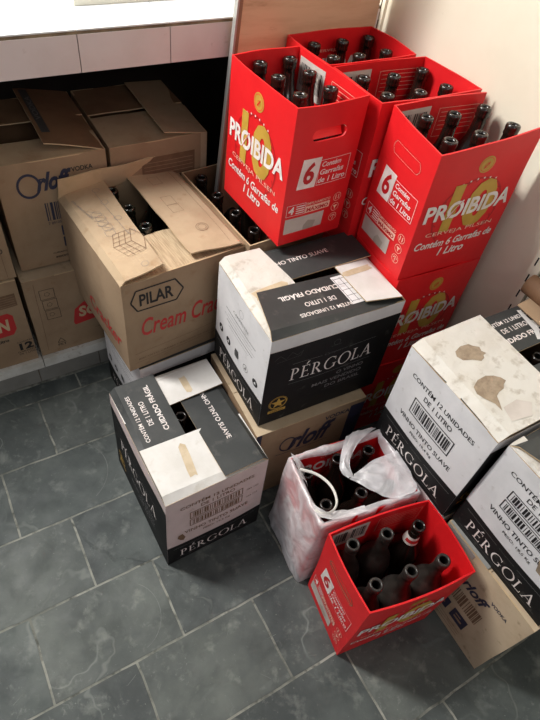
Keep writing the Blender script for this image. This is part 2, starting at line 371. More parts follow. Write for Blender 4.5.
# ---------------------------------------------------------------- red beer carton
PL,PS,PH=.27,.1894,.347
def art_main(f):
    f.ring(.5,.5,.092,.004,'red_dark',ar=1.0,n=40,a0=-60,a1=240)
    for a in range(-50,240,14): f.line((.5+.35*math.cos(R(a)),.5+.27*math.sin(R(a))),(.5+.31*math.cos(R(a+8)),.5+.245*math.sin(R(a+8))),.003,'red_dark')
    f.disc(.5,.865,.021,'gold'); f.ring(.5,.865,.017,.0013,'red'); f.line((.478,.838),(.522,.882),.003,'red'); f.ring(.5,.86,.006,.001,'red')
    for i,x in enumerate((-.17,-.1,-.034,.034,.1,.17)): f.star(.5+x,.765-.8*x*x,.0036,'ink_white')
    f.text('10',.26,.37,.76,.75,'gold',bold=.04)
    f.text('PROIBIDA',.05,.488,.95,.625,'ink_white',bold=.030,slope=.04)
    f.line((.285,.49),(.405,.62),.0035,'ink_white'); f.line((.30,.49),(.39,.61),.0018,'red')
    f.text('CERVEJA PILSEN',.13,.345,.87,.385,'ink_pale')
    f.text('Contém 6 Garrafas de',.06,.245,.94,.31,'ink_white',bold=.02,shear=.2)
    f.text('1 Litro',.36,.155,.66,.225,'ink_white',bold=.025,shear=.2)
def art_side(f,slot='outline'):
    if slot=='outline':
        o=[(.22,.80),(.26,.77),(.74,.77),(.78,.80),(.78,.825),(.74,.855),(.26,.855),(.22,.825),(.22,.80)]
        f.pline(o,.0011,'red_dark'); f.pline([(a+.004,b-.002) for a,b in o],.0006,'ink_pale')
    elif slot=='thick':
        o=[(.22,.80),(.26,.775),(.74,.775),(.78,.80),(.78,.825),(.74,.85),(.26,.85),(.22,.825),(.22,.80)]
        f.pline(o,.0025,'kraft_dark'); f.line((.24,.815),(.76,.81),.004,'kraft_dark')
    f.poly([(.15,.44),(.41,.44),(.45,.655),(.19,.655)],'ink_white')
    f.text('6',.225,.47,.375,.63,'red_dark',bold=.03,shear=.12)
    f.frame(.43,.445,.90,.63,.0011,'ink_white')
    f.text('Contém',.47,.578,.76,.615,'ink_white',bold=.02,shear=.15)
    f.text('Garrafas',.46,.52,.82,.56,'ink_white',bold=.02,shear=.15)
    f.text('de 1 Litro',.45,.46,.87,.502,'ink_white',bold=.02,shear=.15)
    f.frame(.06,.235,.34,.325,.001,'ink_white'); f.text('4',.09,.25,.17,.312,'ink_white',bold=.03,shear=.1)
    for i in range(4): f.rect(.2,.248+.018*i,.325,.256+.018*i,'ink_white')
    f.text('EMPILHAMENTO',.35,.298,.72,.32,'ink_pale',bold=.01)
    f.rect(.345,.236,.725,.29,'ink_pale'); f.text('MÁXIMO',.365,.244,.705,.283,'red_dark',bold=.035)
    f.rect(.06,.09,.66,.215,'sticker'); f.poly([(.36,.09),(.52,.09),(.55,.15),(.42,.17),(.36,.13)],'sticker_dark')
    for i in range(3):
        v=.30-i*.085; f.ring(.84,v,.0115,.0012,'ink_pale',n=18)
        if i==0: f.rect(.81,v-.018,.825,v+.018,'ink_pale');f.rect(.855,v-.018,.87,v+.018,'ink_pale')
        elif i==1: f.poly([(.80,v+.015),(.88,v+.015),(.85,v-.002),(.845,v-.02),(.835,v-.02),(.83,v-.002)],'ink_pale')
        else: f.ring(.84,v,.006,.002,'ink_pale',n=10,a0=0,a1=180); f.rect(.836,v-.025,.846,v+.01,'ink_pale')
def red_carton(label,x,y,z,yaw,swap=False,shear=(0,0),hole=False,low={},slot='outline',seed=0,flare=(.004,.006),group=None,barcode='in_back',inner_word=True,top_open=True,rim=.003,cd={}):
    root=empty('beer_carton',(x,y,z),R(yaw)); tag(root,label,'carton',group)
    l1,l2=(PS,PL) if swap else (PL,PS)
    side='front' if swap else 'left'; main='left' if swap else 'front'
    mb=MB()
    F=body(mb,l1,l2,PH,'red','red',hole=(side,(.25*PS,.765*PH,.75*PS,.85*PH)) if hole else None,low=low)
    art_main(face(mb,F,main,PH)); art_side(face(mb,F,side,PH),None if hole else slot)
    if not swap: pass
    if inner_word:
        f=face(mb,F,'in_right' if swap else 'in_back',PH)
        f.text('CERVEJA',.36,.84,.64,.865,'ink_pale'); f.text('PROIBIDA',.12,.68,.88,.80,'ink_white',bold=.035)
    w=make_warp(l1,l2,PH,.004,shear,seed,rim,flare,cd)
    mb.build('carton_body',root,w)
    if barcode:
        b=MB(); F2=carton_fns(l1,l2,PH); f=Face(b,*[F2[barcode][0],F2[barcode][1]],PH)
        u0,u1=(.05,.42) if F2[barcode][1]>.2 else (.1,.6)
        f.rect(u0,.72,u1,.955,'sticker'); 
        for q in range(2): f.barcode(u0+.03+q*(u1-u0)*.48,.77,u0+(q+1)*(u1-u0)*.48-.01,.92,'ink_black',seed+q,12)
        b.build('barcode_label',root,w)
        if not inner_word: 
            b=MB();f=Face(b,*[F2[barcode][0],F2[barcode][1]],PH)
            for i in range(5): f.line((.55,.9-.03*i),(.93,.9-.03*i),.0012,'ink_pale')
            f.frame(.52,.73,.96,.93,.001,'ink_pale'); b.build('printed_notice',root,w)
    if hole:
        b=MB(); P=[[Vector((.27*l1+.46*l1*i/6,.006+.012*math.sin(PI*j/8),.768*PH+.07*PH*j/4)) for j in range(5)] for i in range(7)]
        b.slab(P,.002,'red'); b.build('handle_flap',root)
    return root
# baked placement of the boxes (x, y, yaw)
CA=(-.0295,1.1275,39.47);CB=(.0220,1.3931,37.64);CC=(.1467,1.2436,35.2);CD=(.2746,1.0901,33.6)
CU1=(.1839,.5876,29.33);CU2=(.2986,.4074,28.6)
Z2=2*PH;ZA=.7055;ZB=.6945
GR='red beer cartons full of empty bottles'
red_carton('tall red beer carton with open handle hole, leftmost of the upper red cartons',CA[0],CA[1],ZA,CA[2],swap=True,hole=True,seed=1,group=GR,barcode='in_right',inner_word=False)
red_carton('red beer carton in the far corner against the tan board',CB[0],CB[1],ZB,CB[2],seed=2,group=GR,barcode=None)
red_carton('red beer carton between the corner carton and the tilted right one, mostly hidden sides',CC[0],CC[1],ZB,CC[2],cd={'R':(.024,0,0),'L':(-.01,0,0)},seed=3,group=GR,inner_word=False)
red_carton('rightmost upper red beer carton with one side torn low, against cream wall',CD[0],CD[1],Z2,CD[2],cd={'F':(-.004,.0,-.014),'L':(.004,0,.0)},seed=4,group=GR,inner_word=False,low={'right':(.215,.215),'front':(PH,PH+.012)})
red_carton('red beer carton on the slate floor in front, without any bag',CU2[0],CU2[1],.002,CU2[2],cd={'R':(.008,0,0),'L':(-.008,0,0)},seed=6,group=GR,slot='thick',inner_word=False,flare=(.005,.008))
red_carton('red beer carton on the floor lined inside a white plastic bag',CU1[0],CU1[1],.002,CU1[2],seed=5,group=GR,barcode=None)
for z,lab in((PH,'red beer carton directly under the rightmost upper red carton, middle of that stack'),(0,'red beer carton at the bottom of the right stack, dim behind the black wine boxes')):
    red_carton(lab,CD[0]+.004,CD[1]-.002,z+.0005,CD[2]+1.0,seed=7+int(z*10),group=GR,barcode=None,inner_word=False)
for (c,nm) in((CC,'middle'),(CB,'far corner')):
    for z,w in((PH,'middle level'),(0,'floor level')):
        red_carton('red beer carton stacked under the %s upper carton, %s'%(nm,w),c[0],c[1],z+.001,c[2],seed=11,group=GR,barcode=None,inner_word=False)
# ---------------------------------------------------------------- bottles
def bottle_mesh(h=.322,mk='glass',ring='glass'):
    s=h/.322
    prof=[(0,.004),(.03,.002),(.039,0),(.0415,.006),(.042,.02),(.042,.165),(.0415,.182),(.0385,.200),(.0325,.216),(.0255,.231),(.0195,.247),(.0162,.264),(.0148,.288),(.0143,.296),(.0162,.298),(.0168,.302),(.0160,.306),(.0166,.309),(.0172,.314),(.0165,.320),(.0145,.322),(.0112,.3215),(.0098,.318),(.0092,.29),(.010,.262),(.0,.258)]
    mb=MB();n=20
    P=[[Vector((r*math.cos(2*PI*i/n),r*math.sin(2*PI*i/n),z*s)) for r,z in prof[:-3]] for i in range(n)]
    mb.grid(P,mk,True)
    P=[[Vector((r*math.cos(2*PI*i/n),r*math.sin(2*PI*i/n),z*s)) for r,z in prof[-4:]] for i in range(n)]
    mb.grid(P,'glass_void',True)
    return mb
BM={}
for k in('glass','glass_dusty','glass_green'):
    o=bottle_mesh(mk=k).build('beer_bottle',smooth=True); BM[k]=o.data; bpy.data.objects.remove(o)
def bottle(box,base,top,z0,label,group,kind='glass',name='beer_bottle',h=1,floor=.005):
    """box=(x,y,yaw); base and top are positions inside the box; the bottle leans between them"""
    x,y,yaw=box;rot=Matrix.Rotation(R(yaw),3,'Z')
    B=rot@Vector((base[0],base[1],0))+Vector((x,y,z0+floor)); T=rot@Vector((top[0],top[1],0))+Vector((x,y,z0+floor+.315*h))
    d=(T-B).normalized()
    o=bpy.data.objects.new(name,BM[kind]); col.objects.link(o)
    # lift so the tilted foot rim does not cut the carton bottom
    tilt=math.acos(max(-1,min(1,d.z))); B=B+Vector((0,0,.039*math.sin(tilt)))
    o.location=B; o.rotation_mode='QUATERNION'; o.rotation_quaternion=Vector((0,0,1)).rotation_difference(d)
    o.scale=(1,1,h) if h!=1 else (1,1,1)
    tag(o,label,'bottle',group); return o
POS=['back left','back middle','back right','front left','front middle','front right']
SL=[(.048,.142),(.135,.142),(.222,.142),(.048,.05),(.135,.05),(.222,.05)]
TOPS={
'U2':[(.045,.155),(.136,.152),(.222,.145),(.053,.055),(.146,.055),(.233,.052)],
'U1':[(.033,.147),(.127,.159),(.218,.157),(.042,.053),(.141,.053),(.222,.05)],
'D':[(.076,.155),(.154,.152),(.252,.160),(.064,.054),(.155,.06),(.262,.072)],
'C':[(.066,.16),(.152,.152),(.250,.162),(.07,.067),(.162,.06),(.25,.068)],
'B':[(.07,.165),(.16,.165),(.25,.168),(.075,.083),(.15,.075),(.24,.077)]}
DES={'U2':'front red carton on the floor','U1':'red carton lined with the plastic bag','D':'rightmost upper red carton','C':'middle upper red carton','B':'red carton in the far corner'}
bots={}
for k,c,z in(('U2',CU2,.002),('U1',CU1,.002),('D',CD,Z2),('C',CC,ZB),('B',CB,ZB)):
    for i in range(6):
        kind='glass_dusty' if k=='U2' and i in(0,1,3,4,5) else 'glass'
        bots[k,i]=bottle(c,SL[i],TOPS[k][i],z,('dusty ' if kind=='glass_dusty' else '')+'brown beer bottle, %s in the %s'%(POS[i],DES[k]),'empty bottles in the red cartons',kind)
SA=[(.05,.222),(.14,.222),(.05,.135),(.14,.135),(.05,.048),(.14,.048)]
TA=[(.07,.255),(.155,.257),(.072,.18),(.157,.176),(.07,.088),(.157,.092)]
PA=['far left','far right','middle left','middle right','near left','near right']
for i in range(6): bottle(CA,SA[i],TA[i],ZA,'brown beer bottle, %s in the leftmost upper red carton'%PA[i],'empty bottles in the red cartons')
def neck_label(parent,z0,z1,r0,r1,a0,a1,k,trim=None):
    mb=MB();n=14;mb.grid([[Vector(((r0+(r1-r0)*j/3)*math.cos(R(a0+(a1-a0)*i/n)),(r0+(r1-r0)*j/3)*math.sin(R(a0+(a1-a0)*i/n)),z0+(z1-z0)*j/3)) for j in range(4)] for i in range(n+1)],k)
    if trim:
        mb.grid([[Vector(((r0+(r1-r0)*t+.0005)*math.cos(R(a0+(a1-a0)*i/n)),(r0+(r1-r0)*t+.0005)*math.sin(R(a0+(a1-a0)*i/n)),z0+(z1-z0)*t)) for t in(.3,.7)] for i in range(3,n-2)],trim)
    o=mb.build('neck_label',parent); o['label']='white and red paper neck label' ;return o
neck_label(bots['U2',2],.245,.276,.0204,.0156,-200,40,'label_white','ink_red'); bots['U2',2]['label']='dark bottle with white neck label, back right in the front red carton'
neck_label(bots['D',4],.2,.231,.0395,.0265,20,120,'red_dark','sticker')
# ---------------------------------------------------------------- flaps
def flap(root,name,p0,p1,inward,depth,ang,k,th=.003,sl=0,sr=0,prof=None,z0=0,z1=0,curl=0,kside=None,draw=None,wr=.0015,seed=0,label=None,kb=None):
    p0=Vector(p0);p1=Vector(p1);W=(p1-p0).length;du=(p1-p0).normalized();inn=Vector(inward).normalized();Z=Vector((0,0,1));ca,sa=math.cos(R(ang)),math.sin(R(ang))
    def fn(u,v,o):
        t=v/depth; f=min(1,max(0,t)*9)
        zz=(z0+(z1-z0)*u/W)*f+curl*t*t
        n=noise.noise(Vector((u*11+seed,v*11,seed*1.7)))*wr*f
        nn=Z*ca-inn*sa
        return p0+du*u+inn*(ca*v)+Z*(sa*v+zz)+nn*(n+o)
    mb=MB();nu,nv=14,8;P=[]
    for i in range(nu+1):
        row=[];a=i/nu;pf=prof(a) if prof else 1
        for j in range(nv+1):
            v=j/nv*pf;u=sl*v+(W-(sl+sr)*v)*a
            row.append(fn(u,v*depth,0))
        P.append(row)
    mb.slab(P,th,k,kside or 'kraft_light',nrm=Z*ca-inn*sa)
    if draw: draw(Face(mb,fn,W,depth))
    o=mb.build(name,root)
    if label:o['label']=label
    return o
# ---------------------------------------------------------------- wine boxes
GL,GS,GH=.3688,.2822,.3282
def art_narrow(f,var=0,wk='white_board'):
    f.rect(0,0,1,.30,'black_print')
    f.line((.06,.245),(.40,.245),.001,'ink_grey'); f.line((.62,.245),(.94,.245),.001,'ink_grey')
    f.text('Campestre',.43,.235,.59,.255,'ink_faint',shear=.2)
    f.serif(.13,.075,.87,.185,'ink_white'); 
    f.line((.08,.045),(.92,.045),.0008,'ink_faint')
    if var=='icons':
        f.ring(.5,.86,.011,.0008,'ink_grey'); f.text('CAMPESTRE',.36,.775,.66,.80,'ink_grey')
        for i,(a,b) in enumerate(((.22,.80),(.27,.75),(.2,.8),(.25,.77),(.3,.7))): f.line((a,.73-.035*i),(b,.73-.035*i),.0022 if i in(0,3) else .001,'ink_grey')
        for i in range(5):
            c=(.14+.18*i,.43-.002*i); f.disc(*c,.0125,'ink_black') if i in(0,1,4) else f.ring(*c,.0115,.0012,'ink_black')
            f.poly([(c[0]-.02,c[1]-.015),(c[0]+.02,c[1]-.01),(c[0]+.005,c[1]+.022)],'white_board' if i in(0,1,4) else 'ink_grey')
        f.rect(.47,.40,.53,.48,'ink_faint')
        return
    k='ink_black' if var!=1 else 'ink_brown'
    if var==0:
        f.text('CONTÉM 12 UNIDADES',.13,.80,.87,.85,k,bold=.012); f.text('DE 1 LITRO',.33,.72,.67,.765,k,bold=.012)
        f.frame(.25,.52,.75,.68,.003,k); f.barcode(.28,.545,.72,.655,k,3,34)
        f.text('VINHO TINTO SUAVE',.17,.415,.83,.46,k,bold=.012); f.text('PESO: 19,4 Kg',.36,.345,.64,.38,k,bold=.01)
    else:
        kk='ink_black' if var==2 else 'ink_brown'
        f.text('CONTÉM 12 UNIDADES',.13,.84,.87,.885,kk,bold=.012); f.text('DE 1 LITRO',.33,.78,.67,.82,kk,bold=.012)
        for v in(.66,.55): f.frame(.22,v,.76,v+.095,.0025,kk); f.barcode(.25,v+.015,.73,v+.08,kk,int(v*100),34)
        for v in(.68,.57): f.text('789 102',.80,v,.93,v+.02,kk)
        f.text('VINHO TINTO SUAVE',.17,.455,.83,.5,kk,bold=.012); f.text('PESO: 19,5 Kg',.36,.385,.64,.42,kk,bold=.01)
        if var==2: f.poly([(.70,.40),(.86,.38),(.94,.5),(.9,.68),(.8,.72),(.72,.62),(.66,.52)],'torn_brown')
        if var==1: f.poly([(.1,.42),(.13,.38),(.16,.36),(.18,.4),(.15,.47),(.11,.46)],'ink_brown')
def art_wide(f):
    f.rect(0,0,1,.88,'black_print'); f.rect(0,.88,1,.886,'ink_white')
    f.ring(.5,.79,.009,.0009,'ink_faint'); f.line((.46,.76),(.54,.76),.0008,'ink_faint')
    f.line((.18,.69),(.40,.69),.0009,'ink_grey'); f.line((.62,.69),(.84,.69),.0009,'ink_grey'); f.text('Campestre',.42,.675,.60,.705,'ink_faint',shear=.3)
    f.serif(.18,.50,.84,.635,'ink_white'); f.line((.18,.46),(.84,.46),.0009,'ink_grey')
    f.text('O VINHO',.57,.385,.80,.425,'ink_grey',bold=.01); f.text('MAIS VENDIDO',.38,.315,.80,.355,'ink_grey',bold=.01); f.text('DO BRASIL',.50,.245,.80,.285,'ink_grey',bold=.01); f.line((.48,.215),(.80,.215),.0008,'ink_faint')
    f.pline([(.04,.78),(.08,.82),(.12,.77),(.16,.83),(.2,.79),(.24,.82),(.22,.77),(.06,.75)],.0008,'ink_faint')
    f.disc(.13,.25,.027,'gold'); f.disc(.13,.25,.022,'black_print'); f.star(.13,.25,.022,'gold'); f.ring(.13,.25,.0255,.0012,'black_print'); f.rect(.06,.13,.20,.165,'gold'); f.text('PRÊMIO',.08,.137,.18,.158,'black_print')
def contem(f,u,s=1.,du=.03):
    f.rtext('CONTÉM 12 UNIDADES',u+du,.25,.165*s,.014,'ink_white',180,.012); f.rtext('DE 1 LITRO',u,.47,.085*s,.014,'ink_white',180,.012); f.rtext('CUIDADO FRÁGIL',u-du,.70,.165*s,.018,'ink_white',180,.025)
def d_contem(f): contem(f,.44)
def d_contem0(f):
    # lettering faces outwards from the box: first line nearest the hinge
    f.rtext('CONTÉM 12 UNIDADES',.5,.24,.165,.014,'ink_white',180,.012); f.rtext('DE 1 LITRO',.5,.46,.085,.014,'ink_white',180,.012); f.rtext('CUIDADO FRÁGIL',.5,.68,.165,.017,'ink_white',180,.03)
def d_vinho(f): f.rtext('VINHO TINTO SUAVE',.50,.50,.18,.0135,'ink_white',180,.012)
def wine_box(label,x,y,z,yaw,long_x=True,narrow='left',nvar=0,wk='white_board',shear=(0,0),seed=0,flaps='all',h=GH,bulge=.006,group='wine boxes with black and white print'):
    root=empty('wine_box',(x,y,z),R(yaw)); tag(root,label,'box',group)
    l1,l2=(GL,GS) if long_x else (GS,GL); mb=MB()
    wide='front' if narrow=='left' else 'left'
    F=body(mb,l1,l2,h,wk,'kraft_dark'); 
    nf=face(mb,F,narrow,h); art_narrow(nf,nvar,wk); art_wide(face(mb,F,wide,h))
    for k in('right','back'): 
        f=face(mb,F,k,h); f.rect(0,0,1,.30 if (f.w<.3) else .88,'black_print')
        if f.w>.3: f.serif(.18,.5,.84,.635,'ink_white')
        else: f.serif(.13,.075,.87,.185,'ink_white')
    w=make_warp(l1,l2,h,bulge,shear,seed,.002); mb.build('carton_body',root,w)
    sx,sy=shear; C=lambda a,b:(a+sx,b+sy,h+.001)
    return root,C,l1,l2
# R: the centre box
root,C,l1,l2=wine_box('black and white wine box in the centre, stacked on a vodka carton',-.0023,.8353,.3445,34.78,True,'left','icons',seed=1)
CR=(-.0023,.8353,34.78)
flap(root,'flap',C(l1,l2),C(0,l2),(0,-1,0),.122,0,'black_flap',z0=.016,z1=.0,draw=d_vinho,seed=3,sl=.0,sr=.0,wr=.0008,label='black printed top flap')
def mk_tape(f,u,v,w,h,rot):
    c=(u*f.w,v*f.h);o=f.off((c[0]-w/2,c[1]-h/2,c[0]+w/2,c[1]+h/2));pts=[(-.5,-.3),(-.42,-.5),(.2,-.46),(.46,-.5),(.5,.1),(.42,.42),(-.1,.5),(-.45,.4)]
    a=R(rot);f.mb.add([f.fn(c[0]+p*w*math.cos(a)-q*h*math.sin(a),c[1]+p*w*math.sin(a)+q*h*math.cos(a),o) for p,q in pts],[list(range(8))],'tape_mark')
flap(root,'flap',C(0,l2),C(0,0),(1,0,0),.137,0,'worn_flap',z0=.016,z1=.0,curl=0,seed=5,prof=lambda a:.80+.20*min(1,(a)*2.2) if a<.5 else 1.0,draw=lambda f:mk_tape(f,.5,.52,.03,.10,8),wr=.0008,label='worn white end flap')
flap(root,'flap',C(0,0),C(l1,0),(0,1,0),.14,0,'black_flap',z0=.016,z1=.0,draw=d_contem,seed=7,sl=.03,sr=.0,wr=.0008,label='black printed top flap')
def d_grid(f):
    mk_tape(f,.45,.6,.02,.09,4)
flap(root,'flap',C(l1,0),C(l1,l2),(-1,0,0),.108,1,'white_flap',z0=.016,z1=.0,curl=0,seed=8,sl=.02,sr=.06,draw=d_grid,wr=.0008,label='white end flap with tape mark')
mb=MB();f=Face(mb,lambda u,v,o:Vector((.232+u,.03+v,GH+.0082+o*.3)),.045,.10)
f.poly([(0,.0),(1,0),(.85,1),(-.1,1)],'white_board',o=.0004)
for i in range(5): f.line((.05-.02*i,.1+.2*i),(.95-.02*i,.1+.2*i),.0012,'ink_black')
for u in(.08,.5,.9): f.line((u,.06),(u-.1,.94),.0012,'ink_black')
mb.build('printed_grid',root)
# Q: front left box on the floor
root,C,l1,l2=wine_box('black and white wine box on the slate floor, front left, taped flaps',-.1771-.006,.5733-.010,.001,37.84,False,'front',1,'pink_board',shear=(.008,.012),seed=2)
CQ=(-.1831,.5633,37.84)
flap(root,'flap',C(l1,0),C(l1,l2),(-1,0,0),.125,0,'black_flap',z0=.016,z1=.0,draw=d_vinho,seed=3,wr=.0008,label='black printed top flap')
flap(root,'flap',C(0,l2),C(0,0),(1,0,0),.125,0,'black_flap',z0=.016,z1=.0,draw=lambda f:contem(f,.30,.92,.02),seed=9,wr=.0008,label='black printed top flap')
flap(root,'flap',C(0,0),C(l1,0),(0,1,0),.155,1,'white_flap',z0=.016,z1=.0,curl=0,seed=10,sl=.0,sr=.0,draw=lambda f:(mk_tape(f,.34,.55,.022,.10,-6)),wr=.0008,label='white end flap with tape mark')
flap(root,'flap',C(l1,l2),C(0,l2),(0,-1,0),.112,1,'white_flap',z0=.016,z1=.0,curl=0,seed=11,sl=.0,sr=.0,draw=lambda f:(f.rect(0.02,0.02,.98,.2,'worn_flap'),mk_tape(f,.32,.62,.02,.06,0)),wr=.0008,label='white end flap with tape mark')
# T: right box
root,C,l1,l2=wine_box('wine box at right with wide white flap showing two torn brown patches',.4762,.6691,.3445,35.95,True,'left',0,seed=3)
CT=(.4762,.6691,35.95)
flap(root,'flap',C(l1,l2),C(0,l2),(0,-1,0),.118,1,'black_flap',z0=.004,z1=.0,seed=12,label='black printed top flap',draw=lambda f:(contem(f,.27,.95,.0),f.poly([(a-.19,b) for a,b in [(.30,.15),(.33,.12),(.345,.4),(.36,.7),(.40,.92),(.37,.96),(.33,.75),(.30,.65),(.28,.8),(.25,.75),(.27,.55),(.31,.45)]],'white_flap')))
flap(root,'flap',C(0,0),C(l1,0),(0,1,0),.118,1,'black_flap',z0=.0,z1=.004,seed=13,label='black printed top flap')
def torn(f):
    def blob(cu,cv,pts): f.poly([(cu+a,cv+b) for a,b in pts],'torn_brown')
    blob(.30,.46,[(-.10,-.02),(-.075,-.12),(-.03,-.15),(.02,-.12),(.05,-.02),(.09,.06),(.075,.12),(.05,.14),(.045,.19),(.01,.16),(-.03,.18),(-.06,.12),(-.09,.09)])
    blob(.62,.36,[(.20,-.10),(.13,-.11),(.06,-.17),(.0,-.2),(-.06,-.17),(-.1,-.06),(-.105,.06),(-.08,.14),(-.04,.2),(.0,.22),(.02,.16),(.05,.12),(.06,.04),(.08,-.02),(.13,-.05)])
    f.poly([(.80,.30),(.92,.26),(.95,.5),(.86,.62),(.79,.5)],'sticker')
flap(root,'flap',C(0,l2),C(0,0),(1,0,0),.20,1.5,'worn_flap',th=.004,z0=.012,z1=.013,curl=.004,seed=14,wr=.003,draw=torn,label='wide white end flap with two torn brown patches')
# V: bottom right box
root,C,l1,l2=wine_box('wine box at the right edge, in front of the torn-patched one',.6708,.4444,.3445,37.7,True,'left',2,seed=4)
CV=(.6708,.4444,37.7)
flap(root,'flap',C(l1,l2),C(0,l2),(0,-1,0),.12,5,'black_flap',z0=.004,z1=.012,seed=15,sl=.02,sr=.03,label='black printed top flap')
flap(root,'flap',C(0,0),C(l1,0),(0,1,0),.12,1,'black_flap',z0=.003,z1=.003,seed=16,label='black printed top flap')
flap(root,'flap',C(0,l2),C(0,0),(1,0,0),.035,8,'worn_flap',th=.004,z0=.006,z1=.004,seed=17,wr=.004,label='torn stub of the white end flap')
# boxes under the cracker carton and under T
root,C,l1,l2=wine_box('wine box on the floor under the open cracker carton, only a strip showing',-.352,.957,.001,40.5,True,'left','icons',seed=5,h=.338)
for a,b,inn in((C(0,0),C(l1,0),(0,1,0)),(C(l1,l2),C(0,l2),(0,-1,0))): flap(root,'flap',a,b,inn,.135,0,'black_flap',seed=2)
root,C,l1,l2=wine_box('wine box on the floor under the box with torn brown patches',.484,.668,.001,36.2,True,'left',0,seed=6,h=.338)
for a,b,inn in((C(0,0),C(l1,0),(0,1,0)),(C(l1,l2),C(0,l2),(0,-1,0))): flap(root,'flap',a,b,inn,.135,0,'black_flap',seed=2)
# bottles glimpsed through the gaps
GB='bottles glimpsed inside the wine boxes'
for i,(b,t,nm) in enumerate((((.14,.145),(.15,.148),'left'),((.235,.145),(.24,.15),'right'))): bottle(CR,b,(t[0],t[1]),.3445,'dark bottle neck glimpsed in the slit of the centre wine box, %s one'%nm,GB,h=.955)
for i,(b,t,nm) in enumerate((((.141,.235),(.152,.24),'far'),((.141,.15),(.152,.155),'near'))): bottle(CQ,b,t,.001,'dark bottle neck in the slit of the front left wine box, %s one'%nm,GB,h=.955)
bottle(CT,(.275,.141),(.28,.143),.3445,'dark bottle neck in the gap of the box with torn patches',GB,h=.955)
# ---------------------------------------------------------------- vodka cartons
def art_vodka(f,k='ink_navy',kraft='kraft'):
    f.ring(.30,.72,.03,.005,k,ar=.8); f.text('rloff',.30,.62,.74,.86,k,bold=.03,shear=.45); f.text('VODKA',.62,.87,.86,.925,k,bold=.02); f.line((.2,.60),(.7,.585),.002,k)
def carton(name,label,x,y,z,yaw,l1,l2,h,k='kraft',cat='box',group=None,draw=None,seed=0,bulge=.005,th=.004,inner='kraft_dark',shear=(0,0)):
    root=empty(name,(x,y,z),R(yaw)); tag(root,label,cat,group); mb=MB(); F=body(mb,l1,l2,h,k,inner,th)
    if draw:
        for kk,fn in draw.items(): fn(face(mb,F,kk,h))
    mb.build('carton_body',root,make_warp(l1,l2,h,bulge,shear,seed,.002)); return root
def d_w(f):
    # printed upside down on this one
    def T(u): return u
    f.rtext('Orloff',.50,.70,.11,.04,'ink_navy',0,.03,.4); f.rtext('VODKA',.76,.80,.05,.012,'ink_navy',0,.02)
    f.barcode(.36,.42,.72,.58,'ink_brown',5,22); f.rtext('',.5,.5,.01,.01,'ink_navy',0) if False else None
    for u in(.30,.52): 
        f.rect(u,.2,u+.17,.35,'ink_navy'); f.rect(u+.035,.25,u+.13,.275,'kraft'); f.rect(u+.035,.3,u+.10,.315,'kraft')
    for i in range(3): f.line((.16,.06+.04*i),(.7,.06+.04*i),.0016,'ink_brown')
VL,VS,VH=.3311,.2832,.3434
def closed_top(root,l1,l2,h,k='kraft_flap'):
    flap(root,'flap',(0,0,h),(l1,0,h),(0,1,0),l2/2-.001,0,k,seed=4); flap(root,'flap',(l1,l2,h),(0,l2,h),(0,-1,0),l2/2-.001,0,k,seed=6)
rt=carton('vodka_carton','plain brown vodka carton on the floor under the right-edge wine box',.6624,.4312,.001,36.11,VL,VS,.3405,'kraft_pale',group='brown vodka cartons',seed=3,draw={'left':d_w}); closed_top(rt,VL,VS,.3405,'kraft_pale')
mb=MB(); mb.slab([[Vector((-.0015-.0,VS*.98-j*.09,.3405-.004-.02*i)) for j in range(2)] for i in range(2)],.0006,'metal_strip'); mb.slab([[Vector((-.001+.012*i,VS*.99-j*.13,.3445)) for j in range(2)] for i in range(2)],.0006,'metal_strip'); mb.build('packing_tape',rt)
def d_s(f):
    art_vodka(f); f.rect(0,0,.045,1,'ink_navy'); f.rect(.86,0,1,.95,'ink_navy')
def d_s2(f): f.rect(.0,.0,1,.90,'ink_navy'); f.text('VODKA',.3,.5,.7,.65,'kraft',bold=.02)
rt=carton('vodka_carton','brown vodka carton with dark blue lettering under the centre wine box',.0008,.8042,.001,34.25,.345,.305,.339,'kraft',group='brown vodka cartons',seed=4,draw={'front':d_s,'left':d_s2}); closed_top(rt,.345,.305,.339,'kraft_pale')
# ---------------------------------------------------------------- cracker carton P, open, with bottles
Pl1,Pl2,Ph=.352,.392,.3125
CP=(-.3738,.9439,41.5)
def d_pf(f):
    o=[(.055,.80),(.10,.91),(.40,.91),(.46,.80),(.40,.70),(.10,.70),(.055,.80)]; f.pline(o,.004,'ink_black'); f.text('PILAR',.12,.745,.38,.865,'ink_black',bold=.025)
    f.text('Cream Cracker',.12,.40,.97,.60,'ink_red',bold=.012,shear=.25)
    f.line((.05,.20),(.97,.27),.001,'ink_brown'); f.text('BISCOITO CREAM CRACKER 20 PACOTES',.08,.13,.8,.15,'ink_brown',slope=.05); f.line((.05,.08),(.9,.13),.0008,'ink_brown')
    f.ring(.72,.16,.016,.0006,'ink_brown'); 
def d_pl(f): f.text('Cracker',.42,.20,.92,.38,'ink_red',bold=.012,shear=.25,slope=-.0)
rt=carton('cracker_carton','open brown cracker carton holding bottles, big flaps bent over its top',CP[0],CP[1],.342,CP[2],Pl1,Pl2,Ph,'kraft',group=None,seed=5,draw={'front':d_pf,'left':d_pl},bulge=.01)
H=Ph
